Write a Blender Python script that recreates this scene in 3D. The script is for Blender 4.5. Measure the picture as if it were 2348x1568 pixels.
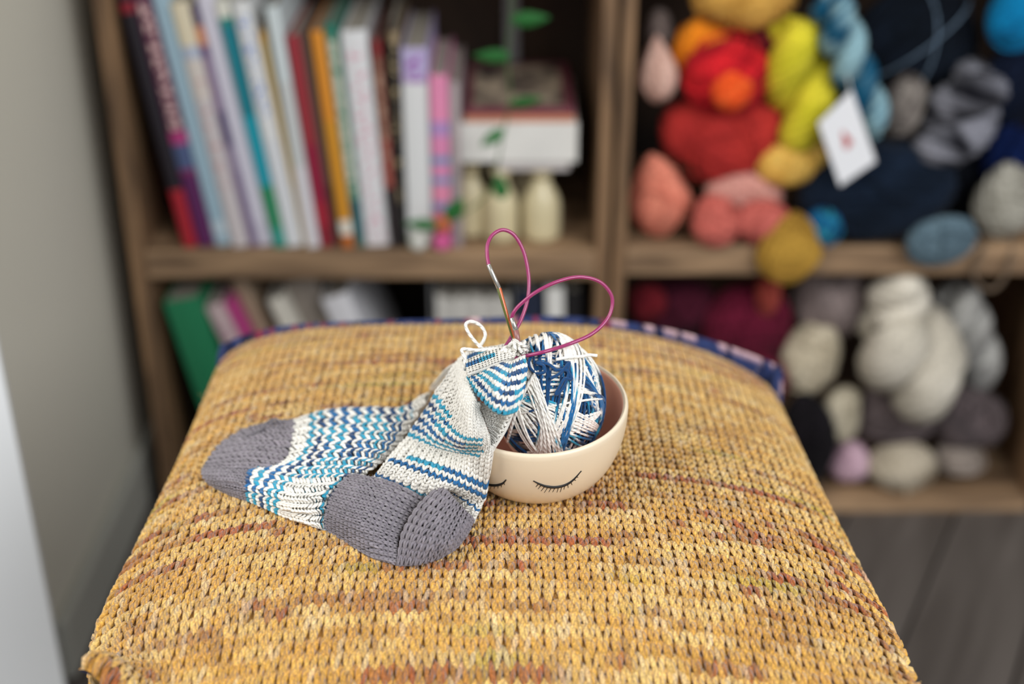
import bpy, math, random
import numpy as np
from mathutils import Vector, Matrix
from mathutils.bvhtree import BVHTree

for o in list(bpy.data.objects):
    bpy.data.objects.remove(o)
S = bpy.context.scene
COL = S.collection
rng = np.random.default_rng(11)
random.seed(7)

# ------------------------------------------------------------------ camera, world, lights, exposure
FPX, PITCH, CAMZ = 3100.0, math.radians(27.5), 1.105
cam = bpy.data.cameras.new('camera')
camo = bpy.data.objects.new('camera', cam)
COL.objects.link(camo)
camo.location = (0, 0, CAMZ)
camo.rotation_euler = (math.pi / 2 - PITCH, 0, 0)
cam.sensor_width = 36.0
cam.lens = 36.0 * FPX / 2348.0
cam.clip_start = 0.02
cam.dof.use_dof = True
cam.dof.focus_distance = 0.815
cam.dof.aperture_fstop = 2.7
cam.dof.aperture_blades = 9
S.camera = camo

world = bpy.data.worlds.new('world')
S.world = world
world.use_nodes = True
wb = world.node_tree.nodes['Background']
wb.inputs['Color'].default_value = (0.93, 0.96, 1.0, 1)
wb.inputs['Strength'].default_value = 0.47


def area_light(name, loc, target, sx, sy, power, color):
    l = bpy.data.lights.new(name, 'AREA')
    l.shape = 'RECTANGLE'
    l.size, l.size_y, l.energy, l.color = sx, sy, power, color
    o = bpy.data.objects.new(name, l)
    COL.objects.link(o)
    o.location = loc
    o.rotation_euler = (Vector(target) - Vector(loc)).to_track_quat('-Z', 'Y').to_euler()
    return o


area_light('window_light_left', (-1.5, 0.0, 2.1), (0.1, 0.95, 0.55), 1.3, 1.5, 34, (1.0, 0.97, 0.92))
area_light('window_light_behind', (1.5, -0.9, 2.3), (-0.2, 1.4, 0.6), 2.0, 1.5, 72, (0.95, 0.97, 1.0))

S.view_settings.view_transform = 'Standard'
S.view_settings.look = 'None'
S.view_settings.gamma = 1.0
S.view_settings.use_curve_mapping = False
S.view_settings.exposure = 0.0

# ------------------------------------------------------------------ helpers
CP, SP = math.cos(PITCH), math.sin(PITCH)
CAM = np.array([0, 0, CAMZ])


def ray(px, py):
    a, b = (px - 1174.0) / FPX, (784.0 - py) / FPX
    return np.array([a, CP + SP * b, -SP + CP * b])      # depth along the axis = 1


def at_depth(px, py, zc):
    return CAM + ray(px, py) * zc


def at_y(px, py, Y):
    d = ray(px, py)
    return CAM + d * (Y / d[1])


def at_z(px, py, Z):
    d = ray(px, py)
    return CAM + d * ((Z - CAMZ) / d[2])


def pxm(Y, z):                                            # metres per photograph pixel at a place
    return (Y * CP - (z - CAMZ) * SP) / FPX


def lin(c):
    c = np.asarray(c, float) / 255.0
    return np.where(c <= 0.04045, c / 12.92, ((c + 0.055) / 1.055) ** 2.4)


def hexc(h):
    h = h.lstrip('#')
    return lin([int(h[i:i + 2], 16) for i in (0, 2, 4)])


def mesh_obj(name, V, F, mat=None, parent=None, smooth=True, col=None, uv=None, loc=None):
    V = np.asarray(V, np.float32)
    me = bpy.data.meshes.new(name)
    if isinstance(F, np.ndarray):
        nv, nf, k = len(V), len(F), F.shape[1]
        me.vertices.add(nv)
        me.vertices.foreach_set('co', V.ravel())
        me.loops.add(nf * k)
        me.loops.foreach_set('vertex_index', F.astype(np.int32).ravel())
        me.polygons.add(nf)
        me.polygons.foreach_set('loop_start', np.arange(0, nf * k, k, dtype=np.int32))
        me.polygons.foreach_set('loop_total', np.full(nf, k, np.int32))
        me.update(calc_edges=True)
        me.validate()
    else:
        me.from_pydata([tuple(map(float, v)) for v in V], [], F)
    if smooth:
        me.polygons.foreach_set('use_smooth', np.ones(len(me.polygons), bool))
    if col is not None:
        a = me.attributes.new('Col', 'FLOAT_COLOR', 'POINT')
        c4 = np.ones((len(V), 4), np.float32)
        c4[:, :3] = col
        a.data.foreach_set('color', c4.ravel())
    if uv is not None:
        ul = me.uv_layers.new(name='UVMap')
        li = np.empty(len(me.loops), np.int32)
        me.loops.foreach_get('vertex_index', li)
        ul.data.foreach_set('uv', np.asarray(uv, np.float32)[li].ravel())
    o = bpy.data.objects.new(name, me)
    COL.objects.link(o)
    if mat:
        me.materials.append(mat)
    if loc is not None:
        o.location = loc
    if parent:
        o.parent = parent
    return o


def tag(o, label, cat, group=None):
    o['label'] = label
    o['category'] = cat
    if group:
        o['group'] = group
    return o


def thing(name, label, cat, loc=(0, 0, 0), rot=(0, 0, 0), group=None):
    o = bpy.data.objects.new(name, None)
    COL.objects.link(o)
    o.location = loc
    o.rotation_euler = rot
    o.empty_display_size = 0.02
    return tag(o, label, cat, group)


def structure(o):
    o['kind'] = 'structure'
    return o


class MB:
    def __init__(s):
        s.v, s.f = [], []

    def add(s, V, F):
        n = len(s.v)
        s.v += [tuple(map(float, v)) for v in V]
        s.f += [tuple(n + i for i in f) for f in F]

    def box(s, a, b, bev=0.0):
        x0, y0, z0 = a
        x1, y1, z1 = b
        if bev <= 0:
            V = [(x0, y0, z0), (x1, y0, z0), (x1, y1, z0), (x0, y1, z0), (x0, y0, z1), (x1, y0, z1), (x1, y1, z1), (x0, y1, z1)]
            s.add(V, [(0, 3, 2, 1), (4, 5, 6, 7), (0, 1, 5, 4), (1, 2, 6, 5), (2, 3, 7, 6), (3, 0, 4, 7)])
            return
        import bmesh
        bm = bmesh.new()
        bmesh.ops.create_cube(bm, size=1)
        for v in bm.verts:
            v.co = Vector(((x0 + x1) / 2 + v.co.x * (x1 - x0), (y0 + y1) / 2 + v.co.y * (y1 - y0), (z0 + z1) / 2 + v.co.z * (z1 - z0)))
        bmesh.ops.bevel(bm, geom=bm.edges[:], offset=bev, segments=2, affect='EDGES', profile=0.5)
        bm.verts.index_update()
        s.add([v.co[:] for v in bm.verts], [[v.index for v in f.verts] for f in bm.faces])
        bm.free()

    def tube(s, pts, r, n=8, cap=True):
        V, F = tube_arrays(np.asarray(pts, float), r, n)
        F = [tuple(map(int, q)) for q in F]
        if cap:
            F.append(tuple(range(n))[::-1])
            F.append(tuple(range(len(V) - n, len(V))))
        s.add(V, F)

    def lathe(s, prof, n=32, c=(0, 0, 0), cap=True):
        V, F = [], []
        for r, z in prof:
            for k in range(n):
                a = 2 * math.pi * k / n
                V.append((c[0] + r * math.cos(a), c[1] + r * math.sin(a), c[2] + z))
        for i in range(len(prof) - 1):
            for k in range(n):
                F.append((i * n + k, i * n + (k + 1) % n, (i + 1) * n + (k + 1) % n, (i + 1) * n + k))
        if cap:
            F.append(tuple(range(n))[::-1])
            m = (len(prof) - 1) * n
            F.append(tuple(range(m, m + n)))
        s.add(V, F)

    def build(s, name, mat, parent=None, smooth=False, loc=None):
        return mesh_obj(name, np.array(s.v), s.f, mat, parent, smooth, loc=loc)


def spline(pts, n):
    """Catmull-Rom through the points"""
    P = np.asarray(pts, float)
    Q = np.vstack([2 * P[0] - P[1], P, 2 * P[-1] - P[-2]])
    t = np.linspace(0, len(P) - 1, n)
    i = np.clip(t.astype(int), 0, len(P) - 2)
    u = (t - i)[:, None]
    a, b, c, d = Q[i], Q[i + 1], Q[i + 2], Q[i + 3]
    return .5 * (2 * b + (c - a) * u + (2 * a - 5 * b + 4 * c - d) * u ** 2 + (3 * b - a - 3 * c + d) * u ** 3)


def tube_arrays(P, r, n=8):
    P = np.asarray(P, float)
    T = np.gradient(P, axis=0)
    T /= np.linalg.norm(T, axis=1)[:, None] + 1e-12
    a0 = np.cross(T[0], [0.31, 0.17, 0.93])
    if np.linalg.norm(a0) < .2:
        a0 = np.cross(T[0], [0.9, -0.3, 0.1])
    A = np.empty_like(P)
    A[0] = a0 / np.linalg.norm(a0)
    for i in range(1, len(P)):                              # carry the frame along the curve
        q = A[i - 1] - T[i] * (A[i - 1] @ T[i])
        A[i] = q / (math.sqrt(q @ q) + 1e-12)
    B = np.cross(T, A)
    rr = np.broadcast_to(np.asarray(r, float), (len(P),))
    a = np.linspace(0, 2 * math.pi, n, endpoint=False)
    V = P[:, None, :] + rr[:, None, None] * (np.cos(a)[None, :, None] * A[:, None, :] + np.sin(a)[None, :, None] * B[:, None, :])
    i = np.arange(len(P) - 1)[:, None] * n
    k = np.arange(n)[None, :]
    k2 = (k + 1) % n
    F = np.stack([i + k, i + n + k, i + n + k2, i + k2], -1).reshape(-1, 4)
    return V.reshape(-1, 3), F


def smooth_noise(x, seed, n=4096):
    r = np.random.default_rng(seed).random(n)
    i = np.floor(x).astype(int)
    u = x - i
    u = u * u * (3 - 2 * u)
    return r[i % n] * (1 - u) + r[(i + 1) % n] * u


# ------------------------------------------------------------------ materials
def nodes_mat(name):
    m = bpy.data.materials.new(name)
    m.use_nodes = True
    nt = m.node_tree
    return m, nt, nt.nodes['Principled BSDF']


def N(nt, t, **kw):
    n = nt.nodes.new(t)
    for k, v in kw.items():
        setattr(n, k, v)
    return n


def plain(name, rgb, rough=0.6, var=0.12, scale=30.0, metal=0.0, bump=0.0, coat=0.0, spec=None, bscale=None):
    m, nt, b = nodes_mat(name)
    tc = N(nt, 'ShaderNodeTexCoord')
    no = N(nt, 'ShaderNodeTexNoise')
    no.inputs['Scale'].default_value = scale
    no.inputs['Detail'].default_value = 5
    nt.links.new(tc.outputs['Object'], no.inputs['Vector'])
    mx = N(nt, 'ShaderNodeMix', data_type='RGBA')
    c = np.asarray(rgb)
    mx.inputs[6].default_value = (*(c * (1 - var)), 1)
    mx.inputs[7].default_value = (*np.clip(c * (1 + var), 0, 1), 1)
    nt.links.new(no.outputs['Fac'], mx.inputs[0])
    nt.links.new(mx.outputs[2], b.inputs['Base Color'])
    b.inputs['Roughness'].default_value = rough
    b.inputs['Metallic'].default_value = metal
    if coat:
        b.inputs['Coat Weight'].default_value = coat
        b.inputs['Coat Roughness'].default_value = 0.15
    if spec is not None:
        b.inputs['Specular IOR Level'].default_value = spec
    if bump:
        n2 = N(nt, 'ShaderNodeTexNoise')
        n2.inputs['Scale'].default_value = bscale or scale * 4
        n2.inputs['Detail'].default_value = 6
        nt.links.new(tc.outputs['Object'], n2.inputs['Vector'])
        bp = N(nt, 'ShaderNodeBump')
        bp.inputs['Strength'].default_value = bump
        bp.inputs['Distance'].default_value = 0.002
        nt.links.new(n2.outputs['Fac'], bp.inputs['Height'])
        nt.links.new(bp.outputs['Normal'], b.inputs['Normal'])
    return m


def yarn_mat(name, plies=3.0, bump=0.5, dist=0.0006, fleck=0.25, fscale=900, sheen=0.25):
    """colour of the yarn from the dyed colour attribute, twisted plies from the strand's UV"""
    m, nt, b = nodes_mat(name)
    at = N(nt, 'ShaderNodeAttribute', attribute_name='Col')
    tc = N(nt, 'ShaderNodeTexCoord')
    no = N(nt, 'ShaderNodeTexNoise')
    no.inputs['Scale'].default_value = fscale
    no.inputs['Detail'].default_value = 3
    nt.links.new(tc.outputs['Object'], no.inputs['Vector'])
    mr = N(nt, 'ShaderNodeMapRange')
    mr.inputs[1].default_value, mr.inputs[2].default_value = 0.3, 0.7
    mr.inputs[3].default_value, mr.inputs[4].default_value = 1 - fleck, 1 + fleck
    nt.links.new(no.outputs['Fac'], mr.inputs[0])
    mul = N(nt, 'ShaderNodeVectorMath', operation='SCALE')
    nt.links.new(at.outputs['Color'], mul.inputs[0])
    nt.links.new(mr.outputs[0], mul.inputs['Scale'])
    nt.links.new(mul.outputs[0], b.inputs['Base Color'])
    b.inputs['Roughness'].default_value = 0.9
    b.inputs['Specular IOR Level'].default_value = 0.06
    b.inputs['Sheen Weight'].default_value = sheen
    b.inputs['Sheen Roughness'].default_value = 0.6
    if bump:
        sx = N(nt, 'ShaderNodeSeparateXYZ')
        nt.links.new(tc.outputs['UV'], sx.inputs[0])
        # plies: sin( 2pi * (v*plies + u*turns) )
        a1 = N(nt, 'ShaderNodeMath', operation='MULTIPLY')
        a1.inputs[1].default_value = plies * 2 * math.pi
        nt.links.new(sx.outputs['Y'], a1.inputs[0])
        a2 = N(nt, 'ShaderNodeMath', operation='MULTIPLY_ADD')
        a2.inputs[1].default_value = 2 * math.pi
        nt.links.new(sx.outputs['X'], a2.inputs[0])
        nt.links.new(a1.outputs[0], a2.inputs[2])
        sn = N(nt, 'ShaderNodeMath', operation='SINE')
        nt.links.new(a2.outputs[0], sn.inputs[0])
        ad = N(nt, 'ShaderNodeMath', operation='MULTIPLY_ADD')
        ad.inputs[1].default_value = 0.9
        nt.links.new(no.outputs['Fac'], ad.inputs[0])
        nt.links.new(sn.outputs[0], ad.inputs[2])
        bp = N(nt, 'ShaderNodeBump')
        bp.inputs['Strength'].default_value = bump
        bp.inputs['Distance'].default_value = dist
        nt.links.new(ad.outputs[0], bp.inputs['Height'])
        nt.links.new(bp.outputs['Normal'], b.inputs['Normal'])
    return m


def wood_mat(name, c1, c2, scale=(3, 40, 40), rough=0.6, bump=0.25, spread=(0.3, 0.7)):
    m, nt, b = nodes_mat(name)
    tc = N(nt, 'ShaderNodeTexCoord')
    mp = N(nt, 'ShaderNodeMapping')
    mp.inputs['Scale'].default_value = scale
    nt.links.new(tc.outputs['Object'], mp.inputs['Vector'])
    no = N(nt, 'ShaderNodeTexNoise')
    no.inputs['Scale'].default_value = 1.0
    no.inputs['Detail'].default_value = 7
    no.inputs['Distortion'].default_value = 0.8
    nt.links.new(mp.outputs[0], no.inputs['Vector'])
    cr = N(nt, 'ShaderNodeValToRGB')
    cr.color_ramp.elements[0].position, cr.color_ramp.elements[1].position = spread
    cr.color_ramp.elements[0].color = (*c1, 1)
    cr.color_ramp.elements[1].color = (*c2, 1)
    nt.links.new(no.outputs['Fac'], cr.inputs[0])
    nt.links.new(cr.outputs[0], b.inputs['Base Color'])
    b.inputs['Roughness'].default_value = rough
    bp = N(nt, 'ShaderNodeBump')
    bp.inputs['Strength'].default_value = bump
    bp.inputs['Distance'].default_value = 0.002
    nt.links.new(no.outputs['Fac'], bp.inputs['Height'])
    nt.links.new(bp.outputs['Normal'], b.inputs['Normal'])
    return m


def print_mat(name, h, bands, text=None, rough=0.5, half=None):
    """a book cover: printed bands along its height (object z) and blotchy illegible print on the spine"""
    m, nt, b = nodes_mat(name)
    tc = N(nt, 'ShaderNodeTexCoord')
    sx = N(nt, 'ShaderNodeSeparateXYZ')
    nt.links.new(tc.outputs['Object'], sx.inputs[0])
    dv = N(nt, 'ShaderNodeMath', operation='DIVIDE')
    dv.inputs[1].default_value = h
    nt.links.new(sx.outputs['Z'], dv.inputs[0])
    cr = N(nt, 'ShaderNodeValToRGB')
    cr.color_ramp.interpolation = 'CONSTANT'
    el = cr.color_ramp.elements
    el[0].position, el[0].color = 0.0, (*bands[0][1], 1)
    el.remove(el[1])
    for p, c in bands[1:]:
        e = el.new(p)
        e.color = (*c, 1)
    nt.links.new(dv.outputs[0], cr.inputs[0])
    out = cr.outputs[0]
    if text:
        tcol, z0, z1, dens = text
        mp = N(nt, 'ShaderNodeMapping')
        mp.inputs['Scale'].default_value = (90, 40, 130)
        mp.inputs['Location'].default_value = (random.random() * 9, 0, random.random() * 9)
        nt.links.new(tc.outputs['Object'], mp.inputs['Vector'])
        no = N(nt, 'ShaderNodeTexNoise')
        no.inputs['Scale'].default_value = 1.0
        no.inputs['Detail'].default_value = 1
        nt.links.new(mp.outputs[0], no.inputs['Vector'])

        def cmp(sock, val, op):
            n = N(nt, 'ShaderNodeMath', operation=op)
            n.inputs[1].default_value = val
            nt.links.new(sock, n.inputs[0])
            return n.outputs[0]

        def mul(a, c):
            n = N(nt, 'ShaderNodeMath', operation='MULTIPLY')
            nt.links.new(a, n.inputs[0])
            nt.links.new(c, n.inputs[1])
            return n.outputs[0]
        f = mul(cmp(no.outputs['Fac'], dens, 'GREATER_THAN'), mul(cmp(dv.outputs[0], z0, 'GREATER_THAN'), cmp(dv.outputs[0], z1, 'LESS_THAN')))
        ab = N(nt, 'ShaderNodeMath', operation='ABSOLUTE')
        nt.links.new(sx.outputs['X'], ab.inputs[0])
        f = mul(f, cmp(ab.outputs[0], half or 0.008, 'LESS_THAN'))
        f = mul(f, cmp(sx.outputs['Y'], 0.004, 'LESS_THAN'))
        mx = N(nt, 'ShaderNodeMix', data_type='RGBA')
        mx.inputs[7].default_value = (*tcol, 1)
        nt.links.new(f, mx.inputs[0])
        nt.links.new(out, mx.inputs[6])
        out = mx.outputs[2]
    nt.links.new(out, b.inputs['Base Color'])
    b.inputs['Roughness'].default_value = rough
    return m


M_WALL = plain('painted_wall', lin([196, 191, 176]), 0.9, 0.03, 3, bump=0.06, bscale=250)
M_TRIM = plain('white_gloss_paint', lin([238, 240, 240]), 0.5, 0.02, 5)
M_BASE = plain('painted_baseboard', lin([168, 166, 156]), 0.7, 0.03, 5)
M_FLOOR = wood_mat('worn_floor', lin([64, 56, 50]), lin([98, 90, 84]), (14, 1.6, 10), 0.75, 0.3)
M_WOOD = wood_mat('weathered_shelf_wood', lin([92, 70, 50]), lin([170, 138, 104]), (5, 30, 45), 0.65, 0.35)
M_WOODV = wood_mat('weathered_upright_wood', lin([74, 55, 38]), lin([150, 116, 82]), (45, 30, 5), 0.65, 0.35)
M_WOODD = wood_mat('dark_stained_wood', lin([38, 28, 22]), lin([84, 62, 46]), (8, 30, 3), 0.75, 0.25)
M_GREY = plain('grey_paint', lin([92, 92, 92]), 0.6, 0.06, 8)
M_PAGE = plain('page_edges', lin([168, 160, 146]), 0.85, 0.06, 220)
M_KNIT = yarn_mat('mustard_wool', 2.0, 0.85, 0.0013, 0.36, 900, 0.35)
M_SOCK = yarn_mat('sock_wool', 2.0, 0.7, 0.0006, 0.10, 2200, 0.25)
M_BALL = yarn_mat('ball_yarn', 2.0, 0.4, 0.0004, 0.12, 1500, 0.2)
M_HANK = yarn_mat('skein_yarn', 1.0, 0.0, 0, 0.30, 260, 0.03)
M_FELT = plain('dark_patterned_back', lin([40, 52, 92]), 0.9, 0.2, 60)
M_FIBRE = plain('loose_fibre', lin([226, 190, 120]), 0.9, 0.1, 60)
M_FIBREG = plain('loose_grey_fibre', lin([150, 142, 152]), 0.9, 0.1, 60)

# ------------------------------------------------------------------ the room
DS = 1.60                                                 # front of the bookshelves
XW = -0.535
mb = MB(); mb.box((XW - 0.10, 1.25, 0), (XW, 1.99, 2.5)); structure(mb.build('wall_left', M_WALL))
mb = MB(); mb.box((XW - 0.10, 1.99, 0), (2.2, 2.09, 2.5)); structure(mb.build('wall_back', M_WALL))
mb = MB(); mb.box((XW, 1.25, 0), (XW + 0.014, 1.988, 0.085), 0.003); structure(mb.build('baseboard_left', M_BASE))
mb = MB()
dv = np.array([-.80, -.30]); dv /= np.linalg.norm(dv)
dn = np.array([-dv[1], dv[0]])
e0 = np.array([-.491, 1.142])
pts = [e0, e0 + dv * .80, e0 + dv * .80 + dn * (-.04), e0 + dn * (-.04)]
mb.add([(p[0], p[1], .006) for p in pts] + [(p[0], p[1], 2.05) for p in pts], [(0, 1, 2, 3), (7, 6, 5, 4), (0, 4, 5, 1), (1, 5, 6, 2), (2, 6, 7, 3), (3, 7, 4, 0)])
structure(mb.build('door_1', M_TRIM))['label'] = 'edge of an open white door leaf'
# floor: boards laid side by side on a dark base
mb = MB(); mb.box((-2.2, -1.6, -0.06), (2.4, 2.09, -0.014)); fl = structure(mb.build('floor', M_WOODD))
bang = math.radians(28)
bw, gap = 0.135, 0.004
for k in range(-9, 17):
    x0 = 0.15 + k * bw
    m = MB()
    m.box((gap / 2, -2.1, -0.014), (bw - gap / 2, 0.85, 0.0 - (k % 3) * 0.0006), 0.0015)
    o = m.build('floorboard', M_FLOOR, fl)
    o.location = (x0 * math.cos(bang) - 0.10, 1.15 - x0 * math.sin(bang) + 0.25, 0)
    o.rotation_euler = (0, 0, -bang + math.pi / 2 - math.pi / 2)

# ------------------------------------------------------------------ bookshelves
ZB1 = at_y(700, 577, DS)[2]                               # top of the middle board
ZB0 = at_y(700, 640, DS)[2]
XL = at_y(331, 577, DS)[0]
XD0 = at_y(1367, 577, DS)[0]
XD1 = at_y(1436, 577, DS)[0]
TS = 0.021
ZF = max(0.02, at_y(2000, 1150, DS)[2])
ZT = ZB1 + 0.39
YB = DS + 0.35


def bookshelf(x0, x1, label, tl, tr, dz=0.0):
    t = thing('bookshelf', label, 'bookshelf', (x0, DS, 0))
    def bx(name, a, b, mat, bev=0.0015):
        m = MB(); m.box(a, b, bev); return m.build(name, mat, t, loc=None)
    w = x1 - x0
    bx('side_panel', (-tl, 0, 0.004), (0, YB - DS, ZT + 0.02), M_WOODV)
    bx('side_panel', (w, 0, 0.004), (w + tr, YB - DS, ZT + 0.02), M_WOODV)
    for z0, z1 in ((ZF - 0.024, ZF), (ZB0 + dz, ZB1 + dz), (ZT, ZT + 0.02)):
        bx('shelf_board', (0.0003, 0.001, z0), (w - 0.0003, YB - DS - 0.008, z1), M_WOOD)
    bx('back_panel', (-tl + 0.001, YB - DS, 0.01), (w + tr - 0.001, YB - DS + 0.008, ZT + 0.018), M_WOODD)
    return t


sh1 = bookshelf(XL, XD0, 'brown wooden bookshelf packed with leaning books, beside the grey wall', TS, 0.0165)
XR = 0.735
sh2 = bookshelf(XD1, XR, 'brown wooden shelf unit stuffed with balls and skeins of yarn', 0.0165, TS, 0.006)
ZBR = ZB1 + 0.006                                         # its middle board sits a little higher
pb = at_y(1173, 60, YB - 0.01)
m = MB(); m.box((pb[0] - XL - 0.011, YB - DS - 0.02, ZB1 + 0.001), (pb[0] - XL + 0.011, YB - DS - 0.001, ZT - 0.001), 0.002)
m.build('batten', plain('pale_grey_paint', lin([176, 172, 172]), 0.6, 0.06, 8), sh1)['label'] = 'grey upright batten on the back panel'

# ------------------------------------------------------------------ cushion
Q = [-0.0098, 0.7859, 0.2454, 0.25, -0.0117, 0.5706, 0.0529, 3.3336, 0.4812, 0.0655, 0.0124, 0.0037, 0.0237, -0.0203, 0.0643]


EAR = None


def cushion_pts(s, t, top=True):
    cx, cy, hw, hd, rot, zs, Hp, a, b, pin, dF, dB, tap, skb, drR = Q
    X = s * hw * (1 - pin * (1 - t * t)) * (1 - tap * t)
    Y = t * hd * (1 - pin * (1 - s * s))
    ears = (s * s * t * t) ** 3
    Y = Y - skb * np.where(s > 0, s, .35 * s) * np.clip((t + 1) / 2, 0, 1) ** 1.5
    X = X - np.sign(s) * np.where(s < 0, .0232, .0182) * np.abs(s) ** 3 * np.exp(-((t + .90) / .1977) ** 2)
    wc = np.abs(s) ** 5 * np.clip(-t, 0, 1) ** 5              # pulled-out front corners
    wc = wc * (s > 0)
    X = X + wc * .0155
    Y = Y - wc * .0155 * .8
    c, sn = math.cos(rot), math.sin(rot)
    x = cx + c * X - sn * Y
    y = cy + sn * X + c * Y
    base = zs - (s * s * t * t) * np.where(t < 0, dF, dB) - drR * np.clip(s, 0, 1) ** 2 * np.clip((t + 1) / 2, 0, 1) ** 2 + .0542 * wc - .024 * np.clip(-s, 0, 1) ** 6 * np.clip(t, 0, 1) ** 6
    prof = (np.clip(1 - np.abs(s) ** a, 0, 1) * np.clip(1 - np.abs(t) ** a, 0, 1)) ** b
    if top:
        z = base + Hp * prof
    else:
        z = base - 0.060 * prof ** .8
        z = np.where(prof > .12, np.maximum(z, .5096), z)      # flat where it rests on the stool
    P = np.stack([x, y, z], -1)
    if EAR is not None:                                      # the near left corner is pulled out
        w = np.exp(-((1 + s) ** 2 + (1 + t) ** 2) / (2 * .11 ** 2))
        P = P + w[..., None] * EAR
    return P


EAR = None
pc_ = cushion_pts(np.array([-1.0]), np.array([-1.0]))[0]
zc_ = pc_[1] * CP - (pc_[2] - CAMZ) * SP
EAR = at_depth(180, 1536, zc_) - pc_


class Surf:
    """a fine grid over (r, c) in [0,1]^2 with bilinear lookup of place, normal and cell size"""
    def __init__(s, G, face=None):
        s.G = G
        dr = np.gradient(G, axis=0) * (G.shape[0] - 1)
        dc = np.gradient(G, axis=1) * (G.shape[1] - 1)
        n = np.cross(dc, dr)
        n /= np.linalg.norm(n, axis=2)[..., None] + 1e-12
        if face is not None:
            mid = n[n.shape[0] // 2, n.shape[1] // 2]
            if np.dot(mid, face) < 0:
                n = -n
        s.n, s.dr, s.dc = n, np.linalg.norm(dr, axis=2), np.linalg.norm(dc, axis=2)

    def look(s, A, r, c):
        R, C = A.shape[:2]
        x = np.clip(r, 0, 1) * (R - 1)
        y = np.clip(c, 0, 1) * (C - 1)
        i = np.clip(x.astype(int), 0, R - 2)
        j = np.clip(y.astype(int), 0, C - 2)
        u, v = x - i, y - j
        if A.ndim == 3:
            u, v = u[..., None], v[..., None]
        return A[i, j] * (1 - u) * (1 - v) + A[i + 1, j] * u * (1 - v) + A[i, j + 1] * (1 - u) * v + A[i + 1, j + 1] * u * v


def stitches(sf, nr, nc, colfn, flip=False, slim=1.0, high=1.0, over=1.28, sides=6, slant=None, jitter=0.05, turns=1.6, r0=0.0, r1=1.0, cmask=None):
    """V stitches as two yarn lobes each; returns arrays"""
    K = 7
    ii, jj, sd = np.meshgrid(np.arange(nr), np.arange(nc), [-1, 1], indexing='ij')
    ii, jj, sd = ii.ravel(), jj.ravel(), sd.ravel()
    if cmask is not None:
        k = cmask(ii, jj, sd)
        ii, jj, sd = ii[k], jj[k], sd[k]
    n = len(ii)
    tau = np.linspace(0, 1, K)[None, :]
    jr = rng.normal(0, jitter, (n, 1))
    jc = rng.normal(0, jitter, (n, 1))
    spread = (0.05 + 0.39 * tau)
    if slant is not None:                                   # lobes leaning one way (twisted look)
        cc = jj[:, None] + .5 + sd[:, None] * .25 + slant * (tau - .5)
    else:
        cc = jj[:, None] + .5 + sd[:, None] * spread
    rr = ii[:, None] - 0.05 + over * tau
    if flip:
        rr = nr - rr
    cc = cc + jc * np.sin(np.pi * tau)
    rr = rr + jr
    r = r0 + (r1 - r0) * rr / nr
    c = cc / nc
    P = sf.look(sf.G, r, c)
    Nn = sf.look(sf.n, r, c)
    Nn /= np.linalg.norm(Nn, axis=2)[..., None] + 1e-12
    cw = sf.look(sf.dc, r, c) / nc
    rh = sf.look(sf.dr, r, c) / nr * (r1 - r0)
    w = np.minimum(cw, rh * 1.5)
    prof = np.interp(tau, [0, .2, .5, .78, 1], [.58, .86, 1.0, .94, .62])
    rad = 0.245 * slim * w * prof * (1 + rng.normal(0, 0.06, (n, 1)))
    hh = w * high * np.interp(tau, [0, .12, .4, .7, 1], [.10, .34, .36, .20, -.14])
    P = P + Nn * hh[..., None]
    T = np.gradient(P, axis=1)
    T /= np.linalg.norm(T, axis=2)[..., None] + 1e-12
    A = np.cross(Nn, T)
    A /= np.linalg.norm(A, axis=2)[..., None] + 1e-12
    B = np.cross(T, A)
    a = np.linspace(0, 2 * math.pi, sides, endpoint=False)
    V = P[:, :, None, :] + rad[:, :, None, None] * (np.cos(a)[None, None, :, None] * A[:, :, None, :] + 0.85 * np.sin(a)[None, None, :, None] * B[:, :, None, :])
    base = (np.arange(n) * K * sides)[:, None, None]
    kk = np.arange(K - 1)[None, :, None] * sides
    m = np.arange(sides)[None, None, :]
    m2 = (m + 1) % sides
    F = np.stack([base + kk + m, base + kk + m2, base + kk + sides + m2, base + kk + sides + m], -1).reshape(-1, 4)
    C = colfn(ii, jj, sd, nr, nc)
    Cv = np.repeat(C, K * sides, axis=0)
    uv = np.empty((n, K, sides, 2))
    uv[..., 0] = (tau * turns * sd[:, None])[:, :, None]
    uv[..., 1] = (np.arange(sides) / sides)[None, None, :]
    return V.reshape(-1, 3), F, Cv, uv.reshape(-1, 2)


def grid_faces(R, C, off=0, flip=False):
    i, j = np.meshgrid(np.arange(R - 1), np.arange(C - 1), indexing='ij')
    a = (i * C + j).ravel() + off
    F = np.stack([a, a + 1, a + C + 1, a + C], -1)
    return F[:, ::-1] if flip else F


# stool carrying the cushion (hidden under it)
st = thing('stool', 'low wooden stool standing under the mustard cushion', 'stool', (0.0, 0.80, 0))
m = MB(); m.box((-0.17, -0.16, 0.475), (0.17, 0.16, 0.5085), 0.006); m.build('seat', M_WOOD, st)
for sx_ in (-1, 1):
    for sy_ in (-1, 1):
        m = MB(); m.box((sx_ * 0.145 - 0.017, sy_ * 0.135 - 0.017, 0), (sx_ * 0.145 + 0.017, sy_ * 0.135 + 0.017, 0.475), 0.003)
        m.build('leg', M_WOODV, st)

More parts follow.
